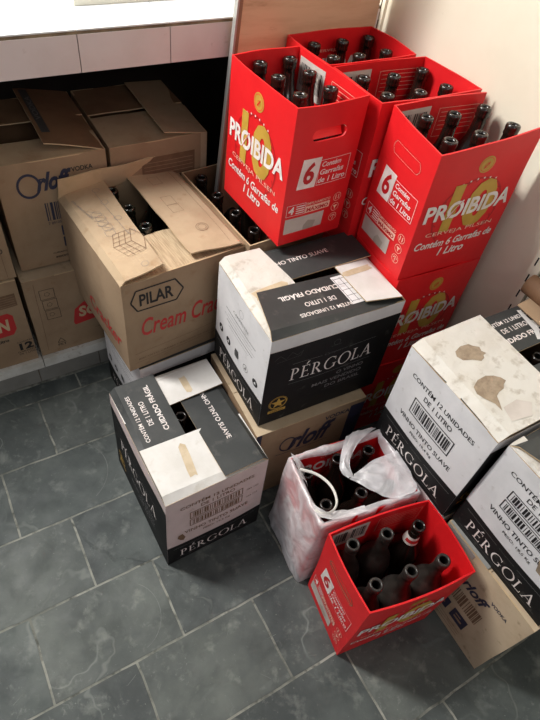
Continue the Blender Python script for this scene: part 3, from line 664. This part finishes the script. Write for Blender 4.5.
def d_pL(f):
    def iso(cu,cv,s,n,k):
        # stacked-carton drawing
        X=lambda a,b,c:(cu+(a*.8-b*.8)*s/f.w,cv+(a*.3+b*.3+c*.8)*s/f.h)
        for i in range(n+1):
            c=i/n
            f.line(X(0,0,c),X(1,0,c),.0011,k); f.line(X(0,0,c),X(0,1,c),.0011,k)
            f.line(X(i/n,0,0),X(i/n,0,1),.0011,k); f.line(X(0,i/n,0),X(0,i/n,1),.0011,k)
        f.line(X(0,1,1),X(1,1,1),.0011,k); f.line(X(1,0,1),X(1,1,1),.0011,k)
    iso(.70,.30,.058,3,'ink_brown'); 
    for i in range(5): f.ring(.34+.055*i,.42+.02*(i%2),.014,.0008,'ink_grey',n=6)
    for i in range(4): f.line((.28+.06*i,.30),(.36+.06*i,.55),.0008,'ink_grey')
    for (a,b) in((.93,.60),(.62,.78),(.44,.74),(.24,.72),(.1,.72)): f.ring(a,b,.010,.0009,'ink_grey',n=6)
    f.line((.12,.66),(.62,.70),.0009,'ink_grey'); f.rtext('EMPILHAMENTO MÁXIMO',.25,.25,.10,.006,'ink_grey',10)
flap(rt,'flap',(0,Pl2,H),(0,.0,H),(1,0,0),.131,6,'kraft_flap',th=.004,z0=.006,z1=.012,curl=.004,seed=21,wr=.009,sl=-.03,sr=.0,prof=lambda a:1.0-.14*a,draw=d_pL,kside='kraft_light',label='large printed left flap bent inward')
def d_pR(f):
    f.ring(.25,.5,.016,.0012,'ink_brown'); f.ring(.25,.5,.011,.0008,'ink_brown')
    for (a,b) in((.85,.6),(.6,.65),(.5,.65)): f.frame(a-.04,b-.1,a+.06,b+.1,.0008,'ink_brown')
    f.line((.05,.25),(.95,.22),.0008,'ink_brown')
flap(rt,'flap',(Pl1,0,H),(Pl1,Pl2,H),(-1,0,0),.156,3,'kraft_flap',th=.004,z0=.012,z1=.012,curl=.0,seed=22,wr=.007,sl=.015,sr=.0,draw=d_pR,label='right flap bent inward')
flap(rt,'flap',(0,0,H),(Pl1,0,H),(0,1,0),.155,0,'kraft_corrug',th=.004,z0=.0,z1=.0,curl=-.002,seed=23,wr=.004,sl=.01,sr=.03,prof=lambda a:.5+.5*max(0,math.sin(PI*a))**.7,label='front flap with peeled ribbed surface')
flap(rt,'flap',(Pl1,Pl2,H),(0,Pl2,H),(0,-1,0),.060,78,'kraft_dark',th=.004,seed=24,wr=.010,sl=.015,sr=.005,curl=.008,label='back flap standing upright')
for i,(b,t,nm) in enumerate((((.150,.335),(.138,.352),'far'),((.154,.245),(.145,.262),'middle'),((.156,.155),(.150,.172),'near'))):
    bt=bottle(CP,b,t,.342,'dark bottle standing in the open cracker carton, %s one of the middle row'%nm,'bottles in the cracker carton',h=.99,kind='glass_green')
    if i==1: neck_label(bt,.21,.231,.0360,.0265,-150,60,'gold','ink_red')
    if i==2: neck_label(bt,.21,.231,.0360,.0265,-230,-100,'gold')
for i,(bx,by,nm) in enumerate(((.062,.335,'far left'),(.062,.24,'middle left'),(.25,.335,'far right'),(.25,.24,'middle right'))):
    bottle(CP,(bx,by),(bx,by),.342,'dark bottle deep in the cracker carton, %s'%nm,'bottles in the cracker carton',h=.92,kind='glass_green')
# ---------------------------------------------------------------- X: dark carton behind, with bottles, carries the tall red carton
XF=EM(.616,.985); CX=(XF.x,XF.y,41.0); Xl1,Xl2,Xh=.255,.375,.326
rt=carton('bottle_carton','open brown carton of dark bottles squeezed between cracker carton and tall red carton',CX[0],CX[1],.342,CX[2],Xl1,Xl2,Xh,'kraft',seed=8)
flap(rt,'flap',(Xl1,0,Xh),(Xl1,Xl2,Xh),(-1,0,0),.13,0,'kraft_dark',th=.030,z0=.036,z1=.036,seed=9,wr=0)
for i,(b,t) in enumerate((((.05,.325),(.045,.335)),((.05,.235),(.043,.24)),((.052,.145),(.046,.147)),((.055,.057),(.052,.06)))):
    bottle(CX,b,t,.342,'dark bottle beside the tall red carton, %s in a row of four'%('farthest','second farthest','second nearest','nearest')[i],'bottles beside the tall red carton',h=.985)
for i,(b,t) in enumerate((((.14,.33),(.135,.335)),((.14,.24),(.135,.24)))):
    bottle(CX,b,t,.342,'dark bottle half hidden behind the tall red carton, %s'%('farther','nearer')[i],'bottles beside the tall red carton',h=.93)
# lower box carrying X
rt=carton('bottle_carton','brown carton on the floor carrying the carton of dark bottles',CX[0],CX[1],.001,CX[2],Xl1,Xl2,.338,'kraft',seed=8); closed_top(rt,Xl1,Xl2,.338)
# ---------------------------------------------------------------- plastic bag around U1
bag=empty('plastic_bag',(CU1[0],CU1[1],0),R(CU1[2])); tag(bag,'white translucent plastic bag wrapped round a red beer carton','bag')
l1,l2=PL,PS
def ringpt(s):
    """outline of the carton with rounded corners: s in 0..1 starting at back-left going left, front, right, back"""
    pts=[(0,l2),(0,0),(l1,0),(l1,l2),(0,l2)];L=[l2,l1,l2,l1];t=s*sum(L)
    for i in range(4):
        if t<=L[i] or i==3:
            a=Vector(pts[i]);b=Vector(pts[i+1]);return a+(b-a)*min(1,t/L[i]),i
        t-=L[i]
def bagpt(s,z):
    p,i=ringpt(s%1); c=Vector((l1/2,l2/2)); d=(p-c); n=[Vector((-1,0)),Vector((0,-1)),Vector((1,0)),Vector((0,1))][i]
    v=z/PH
    base=.004+.010*(1-v)*(1 if i in(0,3) else .5)
    wv=noise.noise(Vector((s*26,z*9,1.3)))*.006+noise.noise(Vector((s*60,z*20,4.1)))*.0028
    nd=d.normalized()
    off=(base+max(-.003,wv))
    q=p+nd*off*1.1+n*.002
    return Vector((q.x,q.y,z))
N=72; rows=[.004,.03,.07,.11,.16,.2,.24,.28,.31,.335,.349]
P=[]
for a in range(N):
    s=a/N;row=[bagpt(s,z) for z in rows]
    p,i=ringpt(s);c=Vector((l1/2,l2/2));inn=(c-p).normalized()
    top=.354+.004*noise.noise(Vector((s*30,0,0)))
    row.append(Vector((p.x,p.y,top))-Vector((inn.x,inn.y,0))*.001)
    dep=(.03+.02*noise.noise(Vector((s*14,2,0))))*(1 if i in (0,2) else .45)
    for t in(.4,1): 
        q=p+inn*.010*(1+t*.4); row.append(Vector((q.x,q.y,.350-dep*t)))
    P.append(row)
mb=MB(); mb.grid(P,'film',True); mb.build('bag_film',bag,smooth=True)
# film bunched over the right half of the opening
def sheet(ctrl,nu,nv,amp,name,lab=None,k='film'):
    ctrl=[[Vector(p) for p in r] for r in ctrl];a=len(ctrl)-1;b=len(ctrl[0])-1
    def cr(p0,p1,p2,p3,t): return .5*((2*p1)+(p2-p0)*t+(2*p0-5*p1+4*p2-p3)*t*t+(3*p1-p0-3*p2+p3)*t**3)
    def row(r,v):
        x=v*b;j=min(int(x),b-1);t=x-j;g=lambda q:r[max(0,min(b,q))]; return cr(g(j-1),g(j),g(j+1),g(j+2),t)
    P=[]
    for i in range(nu+1):
        x=i/nu*a;ii=min(int(x),a-1);t=x-ii;rr=[]
        for j in range(nv+1):
            v=j/nv;g=lambda q:row(ctrl[max(0,min(a,q))],v); p=cr(g(ii-1),g(ii),g(ii+1),g(ii+2),t)
            n=noise.noise(Vector((i*.55,j*.22,amp*100)))*amp
            rr.append(p+Vector((n*.3,n*.3,n)))
        P.append(rr)
    m_=MB();m_.grid(P,k);o=m_.build(name,bag,smooth=True)
    if lab:o['label']=lab
    return o
sheet([[(.120,.092,.345),(.165,.03,.350),(.208,.0,.353)],[(.128,.090,.352),(.20,.045,.362),(.262,.004,.360)],[(.134,.092,.352),(.21,.085,.366),(.272,.05,.362)],[(.138,.098,.345),(.20,.112,.360),(.272,.118,.360)]],18,24,.006,'folded_film')
sheet([[(.165,.20,.356),(.135,.165,.352),(.112,.125,.345),(.118,.092,.345)],[(.20,.203,.362),(.158,.170,.364),(.125,.13,.356),(.126,.092,.350)],[(.255,.198,.360),(.19,.172,.360),(.14,.130,.352),(.134,.094,.346)]],12,24,.005,'bag_handle')
sheet([[(.006,.20,.356),(.02,.185,.345),(.035,.160,.325)],[(.004,.16,.358),(.016,.15,.345),(.022,.14,.32)],[(.002,.12,.358),(.014,.115,.345),(.018,.11,.33)]],10,10,.005,'folded_film')
sheet([[(.0,.06,.357),(.012,.04,.352),(.03,.03,.34)],[(.0,.02,.358),(.03,.012,.350),(.05,.03,.335)],[(.05,-.002,.357),(.06,.012,.350),(.075,.02,.340)],[(.12,-.004,.356),(.12,.006,.352),(.12,.012,.347)]],14,10,.004,'folded_film')
mb=MB();pts=[(.012,.150,.352),(.039,.130,.352),(.056,.110,.350),(.066,.085,.349),(.066,.06,.349),(.058,.038,.350),(.04,.024,.352),(.015,.022,.355),(-.001,.036,.357)]
pts=[Vector(p) for p in pts];G=[]
for i in range(33):
    x=i/32*8;j=min(int(x),7);t=x-j;g=lambda q:pts[max(0,min(8,q))]
    p=.5*((2*g(j))+(g(j+1)-g(j-1))*t+(2*g(j-1)-5*g(j)+4*g(j+1)-g(j+2))*t*t+(3*g(j)-g(j-1)-3*g(j+1)+g(j+2))*t**3)
    G.append([p+Vector((-.0035*math.cos(a),0.002*math.sin(a),.004*math.sin(a))) for a in [2*PI*q/8 for q in range(9)]])
mb.grid(G,'label_white'); o=mb.build('bag_handle',bag,smooth=True); o['label']='twisted white handle loop lying over the bottles'
# ---------------------------------------------------------------- boxes under the counter
def at_em(e,m): v=EM(e,m); return v.x,v.y
GU='brown cartons stored under the tiled counter'
DEG=36.904
def d_schin(a,b,num):
    def d(f):
        pts=[(a-.19,.42),(a+.19,.50),(a+.17,.66),(a-.11,.70),(a-.20,.64)]
        f.poly([(a-.24,.44),(a-.22,.40),(a+.22,.40),(a+.26,.46),(a+.26,.62),(a+.22,.66),(a-.12,.66),(a-.20,.60)],'ink_red'); f.text('SCHIN',a-.19,.46,a+.21,.60,'kraft_light',bold=.04,shear=.1)
        f.text('Guaraná Litro',a-.14,.33,a+.16,.37,'ink_black',bold=.02,shear=.1); f.text('CONTÉM',a+.22,.27,a+.38,.29,'ink_black')
        f.text('12',a+.23,.17,a+.36,.26,'ink_black',bold=.04); f.text('GARRAFAS',a+.20,.14,a+.40,.16,'ink_black'); f.text('DE 1 LITRO',a+.21,.11,a+.39,.13,'ink_black')
        f.rect(b,.72,b+.26,.86,'ink_brown'); 
        for i in range(5): f.line((b+.01,.735+.025*i),(b+.25,.735+.025*i),.0012,'kraft')
    return d
def d_icons(f):
    for i in range(3): f.frame(.12+.006*i,.74-.13*i,.25+.006*i,.86-.13*i,.0012,'ink_black'); f.ring(.185,.80-.13*i,.008,.001,'ink_black',n=5)
    f.poly([(.36,.36),(.37,.32),(1.0,.40),(1.0,.62),(.48,.60),(.39,.53)],'ink_red'); f.text('SCHIN',.42,.41,.86,.55,'kraft_light',bold=.04,shear=.1)
    f.text('Litro',.70,.33,.82,.37,'ink_black'); f.text('NÃO CONTÉM GLUTEN',.55,.20,.85,.22,'ink_brown')
    f.pline([(.17,.13),(.205,.19),(.24,.13),(.17,.13)],.0015,'ink_black'); f.text('PET',.17,.08,.25,.11,'ink_black')
    f.line((.07,.05),(.09,.95),.001,'ink_brown')
x,y=at_em(-.245,1.337); rt=carton('drinks_carton','brown drinks carton with red badge and number 12, lower left under the counter',x,y,.1125,DEG,.318,.34,.337,'kraft',group=GU,seed=31,draw={'front':d_schin(.63,.70,1)}); closed_top(rt,.318,.34,.337)
x,y=at_em(.086,1.339); rt=carton('drinks_carton','brown drinks carton with partly hidden red badge, behind the cracker carton',x,y,.1125,DEG,.33,.34,.318,'kraft',group=GU,seed=32,draw={'front':d_icons}); closed_top(rt,.33,.34,.318,'kraft_pale')
def d_vg(f):
    f.ring(.26,.80,.032,.007,'ink_navy',ar=.85,n=28); f.text('rloff',.32,.74,.66,.90,'ink_navy',bold=.04,shear=.45); f.text('VODKA',.66,.86,.86,.90,'ink_black',bold=.02)
    f.barcode(.36,.46,.62,.63,'ink_navy',4,14); f.text('7 891050 000101',.36,.42,.62,.445,'ink_navy')
    for u,v in((.47,.29),(.47,.17)): f.rect(u,v,u+.3,v+.1,'ink_navy'); f.text('12 x 1L' if v>.2 else 'FRÁGIL',u+.05,v+.03,u+.2,v+.07,'kraft',bold=.02)
    f.text('CUIDADO FRÁGIL MANTER EM PÉ',.34,.11,.80,.13,'ink_black',bold=.01); f.text('INDÚSTRIA BRASILEIRA',.36,.06,.72,.085,'ink_black',bold=.02)
x,y=at_em(.10,1.380); rt=carton('vodka_carton','brown vodka carton with barcode and dark blue squares, on shelf above drinks carton',x,y,.436,DEG,.282,.34,.33,'kraft',group=GU,seed=33,draw={'front':d_vg})
flap(rt,'flap',(0,0,.33),(.282,0,.33),(0,1,0),.10,1,'kraft_flap',seed=41); flap(rt,'flap',(.282,.34,.33),(0,.34,.33),(0,-1,0),.15,2,'kraft_dark',seed=42)
def d_fv(f): f.rect(.25,.78,.98,.93,'ink_faint'); f.text('VODKA',.45,.80,.85,.90,'ink_grey',bold=.02)
flap(rt,'flap',(.282,0,.33),(.282,.34,.33),(-1,0,0),.15,14,'kraft_dark',seed=43,curl=-.01,sl=.03,draw=d_fv)
def d_vi(f):
    f.rect(.30,.50,.86,.86,'ink_brown')
    for i in range(9): f.line((.32,.53+.035*i),(.84,.53+.035*i),.0018,'kraft')
    f.text('VODKA',.50,.38,.80,.45,'ink_red',bold=.03); f.line((.30,.34),(.85,.34),.003,'ink_red'); f.rect(.93,0,1,1,'kraft_pale')
x,y=at_em(.394,1.380); rt=carton('vodka_carton','brown carton with printed panel under the counter, nearest the tan board',x,y,.436,DEG,.285,.34,.33,'kraft',group=GU,seed=34,draw={'front':d_vi})
flap(rt,'flap',(0,0,.33),(.285,0,.33),(0,1,0),.16,1,'kraft_flap',seed=51); flap(rt,'flap',(.285,0,.33),(.285,.34,.33),(-1,0,0),.13,9,'kraft_flap',seed=52,sl=.0,sr=.03); flap(rt,'flap',(.285,.34,.33),(0,.34,.33),(0,-1,0),.16,1,'kraft_dark',seed=53)
x,y=at_em(-.235,1.342); rt=carton('drinks_carton','brown carton at the left picture edge, on the one numbered 12',x,y,.4535,DEG,.315,.34,.315,'kraft',group=GU,seed=35,draw={'front':lambda f:(f.text('1 LITRO',.80,.28,.95,.33,'ink_black',bold=.02),f.line((.93,0),(.93,1),.001,'ink_brown'))}); closed_top(rt,.315,.34,.315)
x,y=at_em(.43,1.339); rt=carton('drinks_carton','brown carton carrying the printed-panel carton, beside the badge carton',x,y,.1125,DEG,.27,.34,.318,'kraft',group=GU,seed=36); closed_top(rt,.27,.34,.318)
# ---------------------------------------------------------------- tiled counter (masonry)
def embox(mb,e0,e1,m0,m1,z0,z1,k):
    a=[EM(e,m,z) for z in(z0,z1) for e,m in((e0,m0),(e1,m0),(e1,m1),(e0,m1))]
    mb.add(a,[[0,3,2,1],[4,5,6,7],[0,1,5,4],[1,2,6,5],[2,3,7,6],[3,0,4,7]],k)
ct=empty('tiled_counter',EM(.2,1.33,0)); tag(ct,'white tiled masonry counter with pinkish front tiles and open storage below','counter')
def sub(mb,name,lab=None):
    o=mb.build(name,ct); o.matrix_parent_inverse=Matrix.Translation(ct.location).inverted()
    if lab:o['label']=lab
    return o
CZ=1.076;CB_=.987;CM=1.33
mb=MB(); embox(mb,-.9,1.17,CM+.006,1.96,CB_+.002,CZ-.006,'tile_grout'); js=[-.96+.216*i for i in range(0,11)]; js=[j+.337-.216*5+.96-.0 for j in js]
js=[.337+.216*i for i in range(-6,5)]
mb2=MB()
for a,b in zip(js,js[1:]):
    b2=min(b,1.17)
    if a>1.16: continue
    for m0 in(CM+.002,CM+.302): embox(mb,a+.001,b2-.001,m0,min(m0+.298,1.96),CZ-.008,CZ,'tile_white')
    embox(mb2,a+.001,b2-.001,CM,CM+.007,CB_,CZ-.0095,'tile_face')
embox(mb,-.95,1.17,CM+.0015,CM+.008,CZ-.0095,CZ-.003,'edge_dirty')
sub(mb,'countertop','white glazed tile top'); sub(mb2,'front_tiles','pinkish white front tiles')
mb=MB(); lj=[-.9,-.42,.083,.59,1.17]
for a,b in zip(lj,lj[1:]): embox(mb,a+.001,b-.001,1.3246,1.96,.0725,.1115,'stone_white')
sub(mb,'stone_ledge','white stone ledge')
mb=MB(); embox(mb,-.9,1.17,1.334,1.95,.0,.0725,'tile_grout'); rj=[-.9,-.55,-.22,.06,.262,.55,.86,1.17]
for a,b in zip(rj,rj[1:]): embox(mb,a+.0015,b-.0015,1.329,1.334,.003,.0715,'riser_tile')
sub(mb,'plinth','grey tiled plinth')
# tray on the counter
tr=MB(); embox(tr,.374,.76,1.462,1.62,CZ+.0005,CZ+.03,'tray'); o=tr.build('tray'); tag(o,'cream plastic tray edge on the white counter top','tray')
tr=MB(); 
P=[]
for i in range(17):
    a=2*PI*i/16; c=EM(.655,1.475,CZ+.001); P.append([c+EV*(r*math.cos(a)*1.3)+MV*(r*math.sin(a)*.5)+Vector((0,0,z)) for r,z in((.0,.0),(.03,.0),(.036,.006),(.036,.03),(.03,.036),(0,.036))])
# small grey object resting on the tray
for r in P:
    for q in r: q.z+=.03
    for q in r: q+=MV*.03-EV*.02
tr.grid(P,'tray_dark'); o=tr.build('metal_lid',smooth=True); tag(o,'small grey metal lid lying on the cream tray','lid')
# ---------------------------------------------------------------- floor, walls
ROWS=[(.17,[.17]),(1,[.026])]
known={0:[.17],1:[.026],2:[-.138],3:[.001],4:[-.17,.158],5:[.03,.355],6:[.51],7:[.667,.30]}
mb=MB(); rn=random.Random(5)
def fl_box(e0,e1,m0,m1,k):
    # slate tile with slightly ragged edges
    n=max(2,int((e1-e0)/.035)); nm=max(2,int((m1-m0)/.035)); P=[]
    for i in range(n+1):
        row=[]
        for j in range(nm+1):
            e=e0+(e1-e0)*i/n;m=m0+(m1-m0)*j/nm
            nz=noise.noise(Vector((e*24,m*24,3)))*.0026
            de=(nz if i in(0,n) else 0); d2=(nz if j in(0,nm) else 0)
            z=.0 if 0<i<n and 0<j<nm else -.0006
            row.append(EM(e+de,m+d2,z))
        P.append(row)
    mb.grid(P,k)
ml=[1.3246,1.2539]+[1.2539-.22*k for k in range(1,9)]
mb_m=['slate','slate_b','slate_c']
for r in range(9):
    m1,m0=ml[r],ml[r+1]; js=sorted(known.get(r,[rn.uniform(-.1,.2)])); 
    while js[0]>-1.3: js.insert(0,js[0]-rn.uniform(.30,.46))
    while js[-1]<1.18: js.append(js[-1]+rn.uniform(.33,.46))
    js=[j for j in js if j<1.1]+[1.19]
    for a,b in zip(js,js[1:]): fl_box(a+.0028,b-.0028,m0+.0028,m1-.0028,mb_m[rn.randrange(3)])
# floor continues below furniture and behind
P=[[EM(e,m,-.0016) for m in(-1.0,1.36)] for e in(-1.6,1.20)]; mb.grid(P,'grout')
P=[[EM(e,m,-.0018) for m in(1.35,2.0)] for e in(-1.6,1.20)]; mb.grid(P,'grout')
P=[[EM(e,m,-.02) for m in(-1.0,2.0)] for e in(-1.6,1.20)]; mb.grid(P,'grout')
# thin natural cleft ridges in the slate
def ridge(pts,t=.002):
    V=[EM(*p,.0004) for p in pts]; 
    for a,b in zip(V,V[1:]):
        d=(b-a).normalized();n=Vector((-d.y,d.x,0))*t/2; mb.add([a+n,b+n,b-n,a-n],[[0,1,2,3]],'slate_ridge')
def arc(ce,cm,r1,r2,a0,a1,n=14): return [(ce+r1*math.cos(R(a)),cm+r2*math.sin(R(a))) for a in [a0+(a1-a0)*i/n for i in range(n+1)]]
ridge(arc(.02,.95,.13,.12,-60,40),.0022); ridge(arc(-.20,1.15,.09,.05,-70,80),.002); ridge(arc(.05,.48,.08,.09,-80,60),.0016)
for i in range(22):
    e,m=rn.uniform(-.3,.5),rn.uniform(.0,1.0);a=rn.uniform(0,PI);l=rn.uniform(.01,.03); ridge([(e,m),(e+l*math.cos(a),m+l*math.sin(a))],.0009)
struct(mb.build('floor'))
mb=MB(); embox(mb,1.18,1.2,-1.0,2.0,-.02,2.6,'panel_cream')
# pressed panel seams of the wall panels
for m in(.576,.543,1.352): embox(mb,1.1792,1.1802,m-.001,m+.001,0,2.6,'seam')
struct(mb.build('wall_right'))
mb=MB(); embox(mb,-1.6,1.2,1.96,2.0,-.02,.99,'shaded_wall'); embox(mb,-1.6,1.2,1.96,2.0,.99,2.6,'panel_cream'); struct(mb.build('wall_back'))  # lower part coloured dark to stand for shade below the counter
def upright(m0,m1,z0,lab,sm):
    mb=MB(); embox(mb,1.172,1.18,m0,m1,0,2.5,'upright_cream'); z=z0
    while z<2.3:
        for s in sm: embox(mb,1.1712,1.1722,s-.0018,s+.0018,z-.012,z+.012,'slot_black')
        z+=.0515
    o=mb.build('shelf_upright'); tag(o,lab,'shelf upright','slotted shelf uprights on the cream wall')
upright(.546,.574,.6155-.0515*10,'slotted cream metal shelf upright at the right picture edge',(.564,))
upright(1.318,1.350,.1,'slotted cream metal shelf upright in the corner beside the tan board',(1.332,))
# leaning board
bd=empty('leaning_board',EM(.9,1.30,0)); tag(bd,'tan wooden board standing upright behind the red cartons','board')
def quadprism(mb,pts,m0,m1,k):
    a=[EM(e,m0,z) for e,z in pts];b=[EM(e,m1,z) for e,z in pts];n=len(pts)
    mb.add(a+b,[list(range(n))[::-1],[n+i for i in range(n)]]+[[i,(i+1)%n,n+(i+1)%n,n+i] for i in range(n)],k)
sl=(.7100-.6821)/(1.1192-.7012)
E_=lambda z:.6821+(z-.7012)*sl
def bsub(mb,nm,lab=None):
    o=mb.build(nm,bd); o.matrix_parent_inverse=Matrix.Translation(bd.location).inverted()
    if lab:o['label']=lab
mb=MB(); quadprism(mb,[(E_(.0)+.008,.0),(E_(.0)+.46,.0),(1.132,.6),(1.138,1.55),(E_(1.55)+.008,1.55)],1.298,1.312,'board_tan'); bsub(mb,'board_panel')
mb=MB(); quadprism(mb,[(E_(0)+.003,0),(E_(0)+.012,0),(E_(1.55)+.012,1.55),(E_(1.55)+.003,1.55)],1.296,1.3122,'board_edge'); bsub(mb,'edge_band','darker brown edge band')
mb=MB(); quadprism(mb,[(E_(0)-.002,0),(E_(0)+.003,0),(E_(1.55)+.003,1.55),(E_(1.55)-.002,1.55)],1.296,1.3122,'metal_strip'); bsub(mb,'metal_strip','pale metal edge strip')
# rolled brown cardboard behind the right wine box
rp=empty('cardboard_scrap',EM(1.10,.49,.70)); tag(rp,'rolled scrap of brown cardboard lying behind the right wine boxes, by the shelf upright','cardboard scrap')
mb=MB();P=[]
for i in range(9):
    t=i/8; c=EM(1.155-.0*t,.545-.14*t,.722); P.append([c+EV*(.02*math.cos(a)*(1 if a<5 else .9))+Vector((0,0,.024*math.sin(a)+.004*t)) for a in [2*PI*q/16*.92 for q in range(17)]])
mb.slab(P,.003,'paper_brown'); o=mb.build('rolled_sheet',rp,smooth=True); o.matrix_parent_inverse=Matrix.Translation(rp.location).inverted()
mb=MB(); P=[[EM(1.10+.035*i,.515-.06*j,.694+.006*i) for j in range(3)] for i in range(3)]; mb.slab(P,.003,'kraft'); o=mb.build('loose_flap',rp); o.matrix_parent_inverse=Matrix.Translation(rp.location).inverted()
# ---------------------------------------------------------------- camera and light
cam=bpy.data.cameras.new('camera'); co=bpy.data.objects.new('camera',cam); col.objects.link(co); sc.camera=co
r=Vector((0.98580665,0.12677929,0.1100557));u=Vector((-0.16788462,0.74443906,0.64623931));d=Vector((0,.65554367,-.75515727))
co.matrix_world=Matrix(((r.x,u.x,-d.x,0),(r.y,u.y,-d.y,0),(r.z,u.z,-d.z,1.57586),(0,0,0,1)))
cam.sensor_fit='VERTICAL'; cam.sensor_height=36; cam.lens=36*562.66/720; cam.clip_start=.02
def area(name,loc,target,sx,sy,power,colr):
    l=bpy.data.lights.new(name,'AREA'); l.shape='RECTANGLE'; l.size=sx; l.size_y=sy; l.energy=power; l.color=colr
    o=bpy.data.objects.new(name,l); col.objects.link(o); o.location=loc; o.rotation_euler=(Vector(target)-Vector(loc)).to_track_quat('-Z','Y').to_euler(); return o
area('ceiling_lamp',(-1.45,1.0,2.5),(0.1,.8,.3),.25,1.0,74,(1,.98,.95))
area('fill_light',(1.6,-2.2,3.0),(.2,.6,.4),1.2,.5,12,(1,.97,.93))  # weak fill added behind the camera to lift the sides facing it
w=bpy.data.worlds.new('world'); sc.world=w; w.use_nodes=True; w.node_tree.nodes['Background'].inputs[0].default_value=(.93,.95,1,1); w.node_tree.nodes['Background'].inputs[1].default_value=.28
sc.view_settings.view_transform='Standard'; sc.view_settings.look='None'; sc.view_settings.exposure=0; sc.view_settings.gamma=1; sc.view_settings.use_curve_mapping=False
